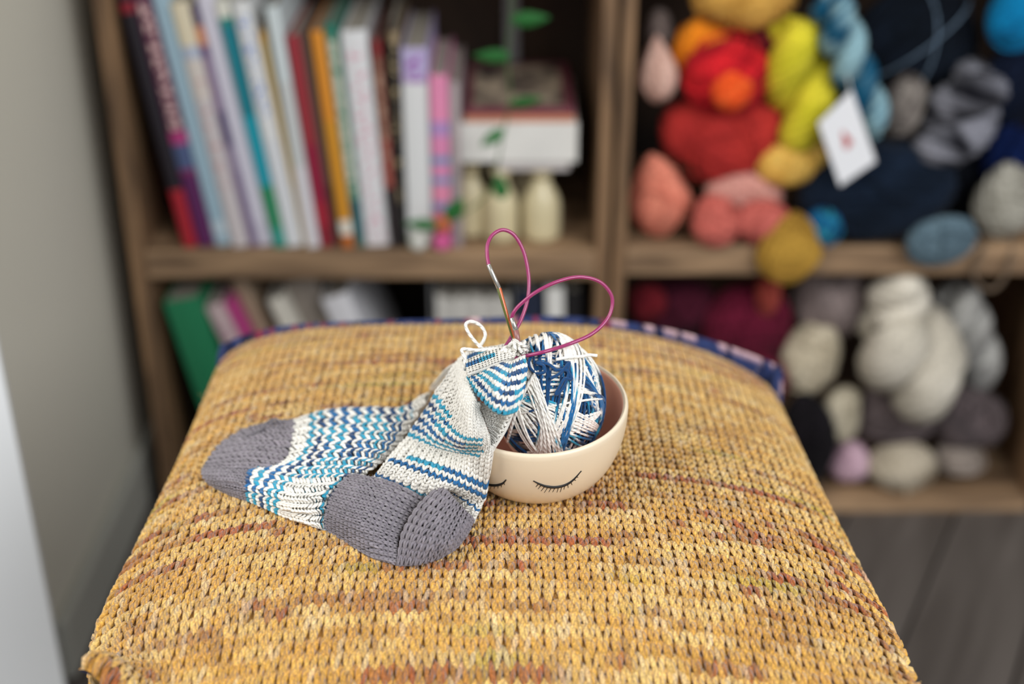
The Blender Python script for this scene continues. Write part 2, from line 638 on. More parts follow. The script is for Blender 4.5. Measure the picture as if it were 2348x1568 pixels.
ng = 161
rr_ = np.linspace(0, 1, ng)                               # stitches are stretched longer over the steep near side
tt, ss = np.meshgrid(-1 + 2 * (rr_ * 1.42 - .42 * rr_ ** 2), np.linspace(-1, 1, ng), indexing='ij')
GT = cushion_pts(ss, tt)
GB = cushion_pts(ss, tt, False)
CUSH = Surf(GT, face=(0, 0, 1))
cushion = thing('cushion', 'square mustard yellow knitted cushion streaked with rust, lying in front of the shelves', 'cushion', (0, 0, 0))

MUST = lin([226, 172, 76]); MUSTL = lin([238, 198, 118]); MUSTD = lin([206, 148, 58])
RUST = lin([176, 92, 40]); BROWN = lin([152, 96, 40]); OLIVE = lin([184, 162, 52]); PALE = lin([240, 216, 172])


def cushion_col(i, j, sd, nr, nc):
    x = j + (sd + 1) * .25
    f = i * nc + x
    a = smooth_noise(f / 7.0 + .8 * np.sin(f * .37), 1)                          # runs of dye along the yarn, row after row
    b = smooth_noise(f / 3.2, 2)
    c = smooth_noise(f / 11.0, 3)
    lo = smooth_noise(i / 5.0 + 0.03 * x, 6)
    k = len(i)
    g = rng.random(k)
    C = MUST[None] * np.ones((k, 1))
    def mix(C, col, w):
        w = np.clip(w, 0, 1)[:, None]
        return C * (1 - w) + col[None] * w
    C = mix(C, MUSTL, (b - .42) * 1.8)
    C = mix(C, MUSTD, (.45 - b) * 1.7)
    C = mix(C, OLIVE, (c - .84) * 5.0)
    rr = a + .30 * (lo - .5)
    C = mix(C, BROWN, (rr - .64) * 3.0 * (.4 + g))
    C = mix(C, RUST, (rr - .78) * 5.0 * (.3 + g))
    C = mix(C, PALE, (g > .90) * .40)
    return C * (1 + rng.normal(0, .07, (k, 1)))


body_col = np.tile(MUSTD * .8, (ng * ng, 1))  # same yarn, darkened to paint shade into the gaps between stitches
o = mesh_obj('front_panel', (GT + CUSH.n * .0002).reshape(-1, 3), grid_faces(ng, ng), M_KNIT, cushion, True, body_col, np.zeros((ng * ng, 2)))
o['label'] = 'mustard knitted front of the cushion'
V, F, C, uv = stitches(CUSH, 80, 66, cushion_col, slim=1.0, high=1.0, over=1.85, jitter=0.075, turns=2.2)
o = mesh_obj('knit_stitches', V, F, M_KNIT, cushion, True, C, uv)
o['kind'] = 'stuff'
o['label'] = 'rows of knitted V stitches in ochre, cream and rust'
# back panel and the blue patterned edge
V = GB[::4, ::4].reshape(-1, 3)
k4 = GB[::4, ::4].shape[0]
mesh_obj('back_panel', V, grid_faces(k4, k4, flip=True), M_FELT, cushion, True)['label'] = 'dark blue patterned reverse of the cushion'
ne = 120
e = np.linspace(-1, 1, ne)
loop_s = np.concatenate([e, np.ones(ne), -e, -np.ones(ne)])
loop_t = np.concatenate([-np.ones(ne), e, np.ones(ne), -e])
EP = cushion_pts(loop_s, loop_t)
cen = EP.mean(0)
out = EP - cen
out[:, 2] = 0
out /= np.linalg.norm(out, axis=1)[:, None]
backw = np.clip((loop_t - .80) / .18, 0, 1) ** .8 * (0.78 + .22 * np.clip((loop_s + .6) / 1.2, 0, 1))
fw = np.clip(-loop_t - .4, 0, .5) * 2
EP = EP - out * (.022 * fw)[:, None] - np.array([0, 0, 1]) * (.032 * fw)[:, None]
EP = EP + out * (-0.004 + 0.0080 * backw)[:, None] + np.array([0, 0, 1]) * (-0.007 + 0.0225 * backw)[:, None]
V, F = tube_arrays(EP, 0.0050 + .0015 * backw, 8)
V[:, 2] = np.repeat(EP[:, 2], 8) + (V[:, 2] - np.repeat(EP[:, 2], 8)) * np.repeat(1 + 1.3 * backw, 8)
nl = len(EP)
pc = smooth_noise(np.arange(nl) * .27, 21)
pc2 = smooth_noise(np.arange(nl) * .9, 22)
ang = np.tile(np.arange(8), nl)
ri_ = np.repeat(np.arange(nl), 8)
pv = smooth_noise(ri_ * .33 + ang * 9.7, 23) * np.repeat(loop_s > -.15, 8)
EC = np.where((pv > .52)[:, None] & ((ang < 7) & (ang > 3))[:, None], lin([206, 170, 172])[None], lin([44, 55, 94])[None])
EC = np.where((np.repeat(pc2, 8) > .80)[:, None], lin([118, 44, 66])[None], EC)
EC = np.where((np.repeat(pc2, 8) < .16)[:, None], lin([26, 32, 58])[None], EC)
mesh_obj('edge_binding', V, F, M_HANK, cushion, True, EC)['label'] = 'blue, pink and maroon patterned edge of the reverse side'


def fibres(name, sf, n, length, mat, parent, rad=0.00011, r=(0, 1), c=(0, 1), lift=0.0012):
    rr = rng.uniform(*r, n); cc = rng.uniform(*c, n)
    P = sf.look(sf.G, rr, cc); Nn = sf.look(sf.n, rr, cc)
    d1 = rng.normal(size=(n, 3)); d2 = rng.normal(size=(n, 3))
    L = length * rng.uniform(.4, 1.3, (n, 1))
    p0 = P + Nn * lift * .5
    p1 = p0 + (Nn * .8 + d1 * .5) * L * .4
    p2 = p1 + (Nn * .25 + d1 * .5 + d2 * .5) * L * .5
    pts = np.stack([p0, p1, p2], 1)
    T = np.gradient(pts, axis=1); T /= np.linalg.norm(T, axis=2)[..., None]
    A = np.cross(T, np.array([.3, .2, .9])); A /= np.linalg.norm(A, axis=2)[..., None]
    B = np.cross(T, A)
    a = np.array([0, 2.094, 4.189])
    V = pts[:, :, None, :] + rad * (np.cos(a)[None, None, :, None] * A[:, :, None, :] + np.sin(a)[None, None, :, None] * B[:, :, None, :])
    b = (np.arange(n) * 9)[:, None, None]; k = np.arange(2)[None, :, None] * 3; m_ = np.arange(3)[None, None, :]; m2 = (m_ + 1) % 3
    F = np.stack([b + k + m_, b + k + m2, b + k + 3 + m2, b + k + 3 + m_], -1).reshape(-1, 4)
    o = mesh_obj(name, V.reshape(-1, 3), F, mat, parent, True)
    o['kind'] = 'stuff'
    return o


fibres('wool_fuzz', CUSH, 7000, 0.0045, M_FIBRE, cushion)['label'] = 'fine loose wool fibres'

bvh_c = BVHTree.FromPolygons([tuple(v) for v in GT.reshape(-1, 3)], [tuple(map(int, q)) for q in grid_faces(ng, ng)])


def hit(bvh, px, py):
    d = Vector(ray(px, py)); L = d.length; d.normalize()
    loc, nrm, idx, dist = bvh.ray_cast(Vector(CAM), d)
    return (None, None) if loc is None else (np.array(loc), dist / L)


def on_cushion(px, py, lift=0.0):
    d = ray(px, py)
    p, zc = hit(bvh_c, px, py)
    if p is None:
        p = at_z(px, py, 0.60); zc = (p[1]) / d[1]
    zc -= lift / abs(d[2])
    return zc


# ------------------------------------------------------------------ bowl
RB, HB = 0.0575, 0.0560
Bp = at_depth(1232, 1084, on_cushion(1232, 1084))
bowl = thing('bowl', 'cream ceramic bowl with two closed eyes painted on it, holding the yarn ball', 'bowl', tuple(Bp + np.array([0, 0, 0.0015])))
tilt = math.radians(5)
bowl.rotation_euler = (tilt, math.radians(-1.0), 0)
prof_o = [(0.0, 0.0), (0.026, 0.0), (0.0285, 0.0012)]
for a in np.linspace(0.10, 1.0, 22):
    prof_o.append((0.0285 + (RB - 0.0285) * math.sin(a * math.pi / 2) ** 0.80, 0.0012 + (HB - 0.0030) * (1 - math.cos(a * math.pi / 2)) ** 0.86))
prof_o += [(RB - 0.0006, HB - 0.0004), (RB - 0.0019, HB + 0.0002), (RB - 0.0032, HB - 0.0008)]
prof_i = []
for a in np.linspace(1.0, 0.0, 20):
    prof_i.append((0.001 + (RB - 0.0036 - 0.001) * math.sin(a * math.pi / 2) ** 0.62, 0.0055 + (HB - 0.008) * (1 - math.cos(a * math.pi / 2)) ** 0.86))
M_CREAM = plain('cream_glaze', lin([230, 213, 186]), 0.38, 0.03, 14, coat=0.25, bump=0.03, bscale=700)
M_PINK = plain('peach_inner_glaze', lin([230, 168, 142]), 0.42, 0.03, 14, coat=0.2)
M_BLACK = plain('black_paint', lin([22, 20, 20]), 0.6, 0.05, 50)
m = MB(); m.lathe(prof_o[1:], 72, cap=False); m.f.append(tuple(range(72))[::-1])
bo = m.build('bowl_shell', M_CREAM, bowl, True)
bo['label'] = 'cream glazed outside'
m = MB(); m.lathe([prof_o[-2], prof_o[-1]] + prof_i, 72, cap=False)
bi = m.build('bowl_lining', M_PINK, bowl, True)
bi['label'] = 'peach pink glazed inside and rim'
bpy.context.view_layer.update()
BW = bowl.matrix_world.copy()
bv = [tuple(BW @ v.co) for v in bo.data.vertices]
bvh_b = BVHTree.FromPolygons(bv, [tuple(p.vertices) for p in bo.data.polygons])
bvh_l = BVHTree.FromPolygons([tuple(BW @ v.co) for v in bi.data.vertices], [tuple(p.vertices) for p in bi.data.polygons])


def crop5(x, y):
    return 1100 + x / 3.647, 750 + y / 3.647


def painted_eye(arc, lashes, th, label):
    V, F, off = [], [], 0
    def stroke(pts, w0, w1, n):
        nonlocal off
        pts = [crop5(*q) for q in pts]
        Pp = spline([(x, y, 0) for x, y in pts], n) if len(pts) > 2 else np.array([[*pts[0], 0], [*pts[1], 0]])
        W = []
        for x, y, _ in Pp:
            h, z = hit(bvh_b, x, y)
            if h is not None:
                W.append(h)
        if len(W) < 2:
            return
        u = np.linspace(0, 1, len(W))
        r = w0 + (w1 - w0) * (np.sin(np.pi * np.clip(u, 0.04, .96)) if w1 > w0 else u)
        v, f = tube_arrays(np.array(W), r, 6)
        V.append(v); F.append(f + off); off += len(v)
    stroke(arc, 0.00035, th, 26)
    for a, b in lashes:
        stroke([a, b], 0.00035, 0.0002, 2)
    V = np.vstack(V)
    inv = np.array(BW.inverted())
    Vl = V @ inv[:3, :3].T + inv[:3, 3]
    o = mesh_obj('painted_eye', Vl, np.vstack(F), M_BLACK, bowl, True)
    o['label'] = label


painted_eye([(448, 1284), (500, 1310), (560, 1330), (640, 1335), (720, 1315), (785, 1272), (850, 1200)],
            [((492, 1308), (470, 1335)), ((515, 1318), (488, 1352)), ((545, 1328), (513, 1370)), ((572, 1333), (540, 1383)), ((602, 1335), (578, 1378)),
             ((632, 1335), (610, 1378)), ((660, 1331), (646, 1380)), ((688, 1325), (673, 1378)), ((712, 1318), (704, 1356)), ((735, 1308), (740, 1342)),
             ((760, 1292), (772, 1318)), ((785, 1272), (803, 1282)), ((806, 1250), (822, 1256))], 0.00105, 'black painted closed eye with lashes')
painted_eye([(222, 1274), (195, 1303), (155, 1318), (105, 1320), (50, 1308), (0, 1280), (-60, 1228)],
            [((200, 1298), (208, 1318)), ((180, 1310), (182, 1338)), ((155, 1318), (152, 1347)), ((128, 1320), (120, 1350)), ((100, 1320), (88, 1352)),
             ((75, 1316), (58, 1346)), ((45, 1307), (25, 1332)), ((20, 1293), (-5, 1310))], 0.00105, 'black painted closed eye half hidden by the sock')

# ------------------------------------------------------------------ yarn ball
WHITE = lin([246, 242, 232]); BLUE = lin([30, 104, 160]); DBLUE = lin([20, 66, 112]); TEAL = lin([46, 158, 190]); GREYY = lin([134, 127, 134])
RX, RZ = 0.0345, 0.0448
ball = thing('yarn_ball', 'oval ball of white, teal and blue yarn sitting in the cream bowl', 'yarn ball', (0, 0, 0))
ballc = np.array(BW @ Vector((0.0085, 0.004, 0.0082 + RZ)))
ball.location = tuple(ballc)
nu, nv = 40, 24
V, F = [], []
for i in range(nv + 1):
    th = math.pi * i / nv
    for k in range(nu):
        ph = 2 * math.pi * k / nu
        V.append((RX * .86 * math.sin(th) * math.cos(ph), RX * .86 * math.sin(th) * math.sin(ph), RZ * .86 * math.cos(th)))
F = np.array([(i * nu + k, (i + 1) * nu + k, (i + 1) * nu + (k + 1) % nu, i * nu + (k + 1) % nu) for i in range(nv) for k in range(nu)])
V = np.array(V)
cn = smooth_noise(np.arange(len(V)) * .37, 31)[:, None]
mesh_obj('ball_core', V, F, M_BALL, ball, True, np.where(cn > .62, BLUE * .8, WHITE * .85), np.zeros((len(V), 2)))['label'] = 'inner layers of wound yarn'
AV, AF, AC, AU, off = [], [], [], [], 0
ns = 56
brng = np.random.default_rng(12)
nb = 74
for bnd in range(nb):
    ax0 = brng.normal(size=3)
    ax0 /= np.linalg.norm(ax0)
    lay = .82 + .04 * bnd / nb if bnd < nb - 30 else .86 + .0050 * (bnd - nb + 30)
    phase = brng.random() * 6.28
    kind = brng.random()
    nst = int(brng.integers(6, 12))
    # strands of a bundle pass through one point and fan out
    piv = np.cross(ax0, brng.normal(size=3)); piv /= np.linalg.norm(piv)
    sh0 = brng.normal(0, .22)
    fan = brng.uniform(.025, .085)
    for k in range(nst):
        a = (k - nst / 2) * fan + brng.normal(0, .02)
        axm = np.array(Matrix.Rotation(a, 3, Vector(piv)) @ Vector(ax0))
        e1 = np.cross(axm, piv); e1 /= np.linalg.norm(e1)
        e2 = np.cross(axm, e1)
        th = np.linspace(0, 2 * math.pi, ns)
        shift = sh0 + brng.normal(0, .03)
        D = np.cos(th)[:, None] * e1 + np.sin(th)[:, None] * e2 + shift * axm
        D /= np.linalg.norm(D, axis=1)[:, None]
        P = D * np.array([RX, RX, RZ]) * (lay + brng.normal(0, .004) + .006 * np.sin(2 * th + phase)[:, None])
        v, f = tube_arrays(P, 0.00080, 6)
        f0 = bnd * 47.7 + k * .13
        nz = smooth_noise(f0 + th * 1.1, 41)
        nz2 = smooth_noise(f0 * 2 + th * 3.0, 42)
        c = np.where((nz > .70)[:, None], BLUE, WHITE) if kind < .80 else np.where((nz > .42)[:, None], DBLUE, WHITE)
        c = np.where(((nz > .62) & (nz <= .665))[:, None], TEAL, c)
        c = np.where(((nz > .7) & (nz2 > .6))[:, None], DBLUE, c)
        AV.append(v); AF.append(f + off); off += len(v)
        AC.append(np.repeat(c, 6, axis=0))
        u = np.empty((ns, 6, 2)); u[..., 0] = (th * 9)[:, None]; u[..., 1] = np.arange(6) / 6
        AU.append(u.reshape(-1, 2))
o = mesh_obj('wound_yarn', np.vstack(AV), np.vstack(AF), M_BALL, ball, True, np.vstack(AC), np.vstack(AU))
o['kind'] = 'stuff'
o['label'] = 'crossing strands of white and blue yarn'
# ellipsoid for ray hits
V2 = V / .86 * 1.03 + ballc
bvh_ball = BVHTree.FromPolygons([tuple(v) for v in V2], [tuple(map(int, q)) for q in F])


def strand(name, P, r, col, parent, label=None, n=60, mat=None, sides=8, origin=None):
    P = spline(P, n)
    v, f = tube_arrays(P, r, sides)
    c = np.repeat(col(np.linspace(0, 1, n)) if callable(col) else np.tile(col, (n, 1)), sides, axis=0)
    L = np.concatenate([[0], np.cumsum(np.linalg.norm(np.diff(P, axis=0), axis=1))])
    u = np.empty((n, sides, 2)); u[..., 0] = (L / 0.004)[:, None]; u[..., 1] = np.arange(sides) / sides
    if origin is not None:
        v = v - origin
    o = mesh_obj(name, v, f, mat or M_BALL, parent, True, c, u.reshape(-1, 2))
    if label:
        o['label'] = label
    return o


def on_ball(px, py, lift=0.0015):
    h, zc = hit(bvh_ball, px, py)
    if h is None:
        zc = ballc[1] * CP - (ballc[2] - CAMZ) * SP
    return at_depth(px, py, zc - lift)


strand('loose_strand', [on_ball(*q) for q in [(1242, 814), (1225, 812), (1213, 828), (1216, 845), (1232, 856), (1249, 852), (1246, 838), (1230, 832), (1255, 834), (1278, 850)]],
       0.0010, DBLUE, ball, 'dark blue curl of yarn', 70, origin=ballc)
strand('loose_strand', [on_ball(*q) for q in [(1262, 868), (1285, 855), (1305, 832), (1302, 850), (1311, 869), (1295, 868), (1284, 885), (1274, 905), (1290, 890), (1303, 852), (1270, 848)]],
       0.0010, DBLUE, ball, 'dark blue zigzag of yarn', 70, origin=ballc)
strand('loose_strand', [on_ball(*q) for q in [(1230, 851), (1205, 892), (1185, 940), (1172, 980), (1163, 1012)]], 0.0011, WHITE * .9, ball, 'single white strand down the front', 40, origin=ballc)
zt = on_ball(1330, 817)
strand('yarn_end', [on_ball(1275, 824), on_ball(1305, 819), on_ball(1335, 817, .003), zt + np.array([.0055, 0, .001]), zt + np.array([.0105, 0, .0005])], 0.0010, WHITE, ball, 'white yarn end sticking out', 30, origin=ballc)

# ------------------------------------------------------------------ sock
sock = thing('knitted_sock', 'unfinished striped blue and white sock with grey cuff and heel, lying across the bowl', 'sock', (0, 0, 0))


def front_depth(px, py, zc, gap):
    for b in (bvh_b, bvh_l, bvh_ball):
        h, z = hit(b, px, py)
        if h is not None:
            zc = min(zc, z - gap)
    return zc


def node_grid(rows, lifts, gap=None):
    G = []
    for rw, lf in zip(rows, lifts):
        g = []
        for (x, y), l in zip(rw, lf):
            zc = on_cushion(x, y, l)
            if gap is not None:
                zc = front_depth(x, y, zc, gap)
            g.append(at_depth(x, y, zc))
        G.append(g)
    return np.array(G)


def fine(G, R=70, C=70):
    G = np.asarray(G)
    A = np.stack([spline(G[:, j], R) for j in range(G.shape[1])], 1)
    return np.stack([spline(A[i], C) for i in range(R)], 0)


def clear_front(g, gap):
    """keep a fine sheet in front of bowl and ball, then smooth the correction"""
    R, C = g.shape[:2]
    rel = g - CAM
    zc = rel[..., 1] * CP - rel[..., 2] * SP
    px = 1174 + FPX * rel[..., 0] / zc
    py = 784 - FPX * (rel[..., 1] * SP + rel[..., 2] * CP) / zc
    dz = np.zeros((R, C))
    for i in range(R):
        for j in range(C):
            dz[i, j] = zc[i, j] - front_depth(px[i, j], py[i, j], zc[i, j], gap)
    need = dz.copy()
    for _ in range(160):
        p = np.pad(dz, 1, mode='edge')
        dz = np.maximum(need, (p[:-2, 1:-1] + p[2:, 1:-1] + p[1:-1, :-2] + p[1:-1, 2:] + 2 * dz) / 6)
    return CAM + rel * ((zc - dz) / zc)[..., None]


def patch(name, G, nr, nc, colfn, label, thick=0.008, edge=0.0015, mat=None, gap=None, stitchless=False, sink=.16, **kw):
    g = fine(G)
    if gap:
        g = clear_front(g, gap)
    sf = Surf(g, face=-ray(1000, 1050))
    R, C = g.shape[:2]
    u = np.linspace(0, 1, R)[:, None]
    v = np.linspace(0, 1, C)[None, :]
    dome = (np.clip(4 * u * (1 - u), 0, 1) * np.clip(4 * v * (1 - v), 0, 1)) ** .45
    back = g - sf.n * (edge + thick * dome)[..., None]
    Vb = back.reshape(-1, 3)
    ri = np.clip((u * nr).astype(int), 0, nr - 1) + np.zeros((R, C), int)
    ci = np.clip((v * nc).astype(int), 0, nc - 1) + np.zeros((R, C), int)
    bc = colfn(ri.ravel() if not kw.get('flip') else nr - 1 - ri.ravel(), ci.ravel(), np.zeros(R * C), nr, nc) * .80  # backing takes the stitch colours, dimmed as painted shade between the lobes
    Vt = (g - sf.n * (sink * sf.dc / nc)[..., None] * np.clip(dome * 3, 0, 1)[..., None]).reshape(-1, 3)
    ft = grid_faces(R, C)
    fb = grid_faces(R, C, R * C, True)
    idx = np.arange(R * C).reshape(R, C)
    ring = np.concatenate([idx[0, :], idx[1:, -1], idx[-1, -2::-1], idx[-2:0:-1, 0]])
    r2 = np.roll(ring, -1)
    fs = np.stack([ring, ring + R * C, r2 + R * C, r2], -1)
    V = [Vt, Vb]; F = [ft, fb, fs]; CC = [bc, bc]; U = [np.zeros((2 * R * C, 2))]
    if not stitchless:
        v_, f_, c_, u_ = stitches(sf, nr, nc, colfn, **kw)
        V.append(v_); F.append(f_ + 2 * R * C); CC.append(c_); U.append(u_)
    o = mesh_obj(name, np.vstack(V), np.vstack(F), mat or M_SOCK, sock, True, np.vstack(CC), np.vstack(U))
    o['label'] = label
    return o, sf


def pick(k, *pairs):
    C = np.tile(WHITE, (k, 1))
    for mask, col in pairs:
        C = np.where(mask[:, None], col[None] if np.ndim(col) == 1 else col, C)
    return C * (1 + rng.normal(0, .045, (k, 1)))


def blues(i, j, seed):
    n = smooth_noise(i * 13.7 + j * .45, seed)[:, None]
    c = np.where(n > .62, TEAL[None], BLUE[None])
    return np.where(n < .34, DBLUE[None], c)


def grey_col(i, j, sd, nr, nc):
    return GREYY[None] * (1 + rng.normal(0, .09, (len(i), 1)))


def leg_col(i, j, sd, nr, nc):
    r = (i + .5) / nr
    v = (j + .5 + .25 * sd) / nc
    odd = (i % 2 == 0)
    wob = .05 * (smooth_noise(j * .9 + 3, 52) - .5)
    up = v < .50
    blue = np.where(up, (r > .13 + wob) & (r < .90), np.where(v < .66, r < .93, (r < .36 + wob) | (r > .80)))
    t = np.where(up, (r < .22 + wob) | (r > .84), np.where(v < .66, (r > .45) & (r < .8), ((r > .24) & (r < .5)) | ((r > .78) & (r < .9))))
    base = blues(i, j, 53)
    base = np.where(t[:, None], TEAL[None], base)
    fl = (smooth_noise(j * 1.7 + i * 5.1, 54) > .8) & (~blue) & (r > .1)
    return pick(len(i), (blue & odd, base), (fl & odd, TEAL * .5 + WHITE * .5))


def foot_col(i, j, sd, nr, nc):
    r = (i + .5) / nr
    c = (j + .5 + .25 * sd) / nc
    n = smooth_noise(i * 3.1 + j * .5, 61)
    k = len(i)
    top = .70 - .06 * np.clip(c * 2, 0, 1)
    grp = (r > .385) & (r < top) & (c < .80 + .1 * n)
    gi = i % 2 == 0
    edge = (c > .62 + .1 * n) | (r > top - .05) | (r < .415)
    gb = np.where(edge[:, None], TEAL[None], blues(i, j, 62))
    i1 = int(round(.20 * nr)); i2 = i1 + 2
    s1 = (i == i1) & (c > .02)
    s2 = (i == i2) & (c > .17)
    s0 = (i == int(round(.055 * nr))) & (c < .60)
    s3 = (i == int(round(.085 * nr))) & (c > .72)
    s2c = np.where((c < .5)[:, None], TEAL[None], BLUE[None] * np.ones((k, 1)))
    s0c = np.where((c > .28)[:, None], TEAL[None], BLUE[None] * np.ones((k, 1)))
    return pick(k, (grp & gi, gb), (s1, BLUE), (s2, s2c), (s0, s0c), (s3, BLUE))


def tip_col(i, j, sd, nr, nc):
    r = (i + .5) / nr
    c = (j + .5 + .25 * sd) / nc
    odd = i % 2 == 0
    base = blues(i, j, 72)
    base = np.where(((r < .18) | (r > .92))[:, None], TEAL[None], base)
    return pick(len(i), (odd, base))


def flap_col(i, j, sd, nr, nc):
    r = (i + .5) / nr
    c = (j + .5 + .25 * sd) / nc
    bl = (r > .42) & (r < .78) & (c < .62)
    return pick(len(i), (bl, np.where((c < .3)[:, None], BLUE[None], TEAL[None] * np.ones((len(i), 1)))))


def white_col(i, j, sd, nr, nc):
    return pick(len(i))


# leg: rows run across, knitting grows from the cuff (left) to the heel (right)
leg_nodes = [[(675, 963), (740, 944), (835, 938), (925, 935), (988, 900)],
             [(667, 1008), (740, 995), (825, 985), (900, 982), (942, 978)],
             [(645, 1062), (720, 1045), (805, 1035), (865, 1034), (896, 1042)],
             [(578, 1080), (665, 1085), (728, 1086), (788, 1082), (840, 1084)],
             [(563, 1117), (625, 1130), (675, 1140), (725, 1136), (775, 1124)],
             [(570, 1147), (625, 1170), (680, 1194), (730, 1212), (748, 1214)]]
leg_lift = [[.004, .004, .005, .006, .008],
            [.012, .015, .018, .020, .016],
            [.014, .017, .021, .024, .018],
            [.012, .013, .015, .019, .015],
            [.012, .015, .018, .018, .010],
            [.003, .003, .004, .004, .004]]
G = node_grid(leg_nodes, leg_lift).transpose(1, 0, 2)
patch('sock_leg', G, 27, 13, leg_col, 'sock leg in fine blue and white zigzag stripes', .010, sink=.5, slim=1.15, over=1.62)

cuff_nodes = [[(556, 990), (600, 976), (640, 967), (676, 962)],
              [(505, 1028), (560, 1018), (615, 1011), (668, 1008)],
              [(475, 1060), (535, 1056), (592, 1055), (647, 1062)],
              [(464, 1080), (505, 1080), (545, 1080), (580, 1080)],
              [(470, 1098), (503, 1105), (535, 1110), (565, 1117)],
              [(490, 1116), (515, 1128), (540, 1139), (572, 1148)]]
cuff_lift = [[.002, .003, .004, .005], [.007, .010, .012, .014], [.009, .013, .015, .015], [.009, .013, .013, .013], [.008, .012, .013, .013], [.002, .003, .003, .003]]
G = node_grid(cuff_nodes, cuff_lift).transpose(1, 0, 2)
g_ = fine(G)
patch('cuff', G, 13, 15, grey_col, 'ribbed grey cuff', .008, slim=.95, over=1.62, high=1.15)

heelA = [[(802, 1090), (765, 1130), (747, 1175), (744, 1216)],
         [(848, 1096), (815, 1145), (797, 1195), (800, 1246)],
         [(905, 1112), (868, 1160), (850, 1215), (855, 1279)],
         [(972, 1143), (935, 1190), (912, 1240), (912, 1296)]]
hA_l = [[.018, .016, .010, .002], [.019, .020, .014, .002], [.017, .018, .014, .003], [.010, .008, .007, .003]]
G = node_grid(heelA, hA_l)
_, sfA = patch('heel_flap', G, 17, 15, grey_col, 'grey knitted heel, left half', .008, slim=1.0, over=1.62, high=1.25)
heelB = [[(908, 1296), (945, 1297), (990, 1284), (1036, 1258)],
         [(925, 1228), (972, 1238), (1022, 1241), (1063, 1230)],
         [(962, 1165), (1003, 1187), (1042, 1207), (1078, 1208)],
         [(1012, 1112), (1036, 1140), (1062, 1168), (1087, 1195)]]
hB_l = [[.004, .004, .004, .003], [.010, .016, .015, .006], [.015, .021, .018, .007], [.019, .022, .018, .008]]
G = node_grid(heelB, hB_l)
_, sfB = patch('heel_turn', G, 11, 12, grey_col, 'grey knitted heel, right half folded over', .009, slim=1.0, over=1.62, high=1.25)

foot_nodes = [[(850, 1100), (908, 1122), (980, 1148), (1022, 1126), (1087, 1199)],
              [(884, 1058), (945, 1078), (1010, 1100), (1062, 1116), (1112, 1142)],
              [(934, 1005), (985, 1020), (1035, 1032), (1080, 1040), (1127, 1052)],
              [(985, 930), (1020, 970), (1055, 1000), (1088, 1010), (1123, 1008)],
              [(1030, 860), (1052, 905), (1068, 940), (1086, 957), (1107, 962)],
              [(1076, 812), (1077, 845), (1081, 880), (1087, 905), (1095, 926)]]
foot_lift = [[.013, .010, .005, .012, .006],
             [.023, .026, .027, .026, .014],
             [.024, .032, .038, .040, .034],
             [.034, .056, .063, .066, .062],
             [.058, .072, .076, .078, .074],
             [.058, .072, .078, .081, .080]]
G = node_grid(foot_nodes, foot_lift, .008)
FOOT = G.copy()
patch('foot', G, 40, 16, foot_col, 'white sock foot with bands of blue stripes', .006, gap=.010, slim=1.12, over=1.62)

tip_nodes = [[(1072, 866), (1101, 912), (1142, 948), (1178, 944)],
             [(1075, 852), (1112, 888), (1152, 922), (1190, 902)],
             [(1088, 846), (1125, 866), (1162, 890), (1199, 872)],
             [(1106, 840), (1138, 845), (1168, 858), (1205, 842)],
             [(1138, 829), (1155, 827), (1174, 828), (1205, 815)]]
tip_lift = [[.082, .084, .086, .078], [.085, .088, .092, .084], [.087, .091, .095, .088], [.089, .093, .097, .090], [.091, .094, .097, .091]]
G = node_grid(tip_nodes, tip_lift, .010)
patch('toe_end', G, 12, 14, tip_col, 'open end of the sock in blue and white stripes', .006, gap=.010, slim=1.22, over=1.62, high=1.0)
flap_nodes = [[(1071, 856), (1108, 843), (1142, 830), (1180, 820)],
              [(1069, 842), (1104, 828), (1140, 815), (1184, 804)],
              [(1069, 826), (1100, 812), (1138, 801), (1186, 792)]]
flap_lift = [[.090, .094, .097, .098], [.091, .096, .099, .100], [.088, .093, .097, .098]]
G = node_grid(flap_nodes, flap_lift, .013)
patch('rolled_edge', G, 7, 15, flap_col, 'rolled purl side of the open edge', .005, slim=1.15, over=.8, high=1.3)
back_nodes = [[(1070, 836), (1100, 825), (1140, 812), (1180, 800)], [(1072, 812), (1100, 800), (1138, 794), (1178, 788)]]
G = node_grid(back_nodes, [[.080, .084, .086, .086], [.078, .080, .082, .082]], .006)
patch('inner_edge', G, 5, 14, flap_col, 'far side of the open edge', .003, slim=1.1, over=1.2)
fold_nodes = [[(1090, 918), (1108, 958), (1122, 990), (1127, 1030)],
              [(1120, 932), (1126, 965), (1126, 995), (1126, 1030)],
              [(1152, 944), (1146, 970), (1134, 1000), (1125, 1030)],
              [(1176, 942), (1160, 975), (1142, 1008), (1124, 1034)]]
G = node_grid(fold_nodes, [[.074, .066, .060, .056], [.070, .064, .060, .056], [.070, .064, .060, .056], [.074, .066, .060, .056]], .005)
patch('fold', G, 9, 9, white_col, 'white underside where the sock bends', .003, gap=.006, slim=1.1)

fibres('heel_fuzz', sfA, 500, 0.004, M_FIBREG, sock, 0.00009)
fibres('heel_fuzz', sfB, 500, 0.004, M_FIBREG, sock, 0.00009)


# small loops and tails
def up_node(px, py, lift, gap=.012):
    return at_depth(px, py, front_depth(px, py, on_cushion(px, py, lift), gap))


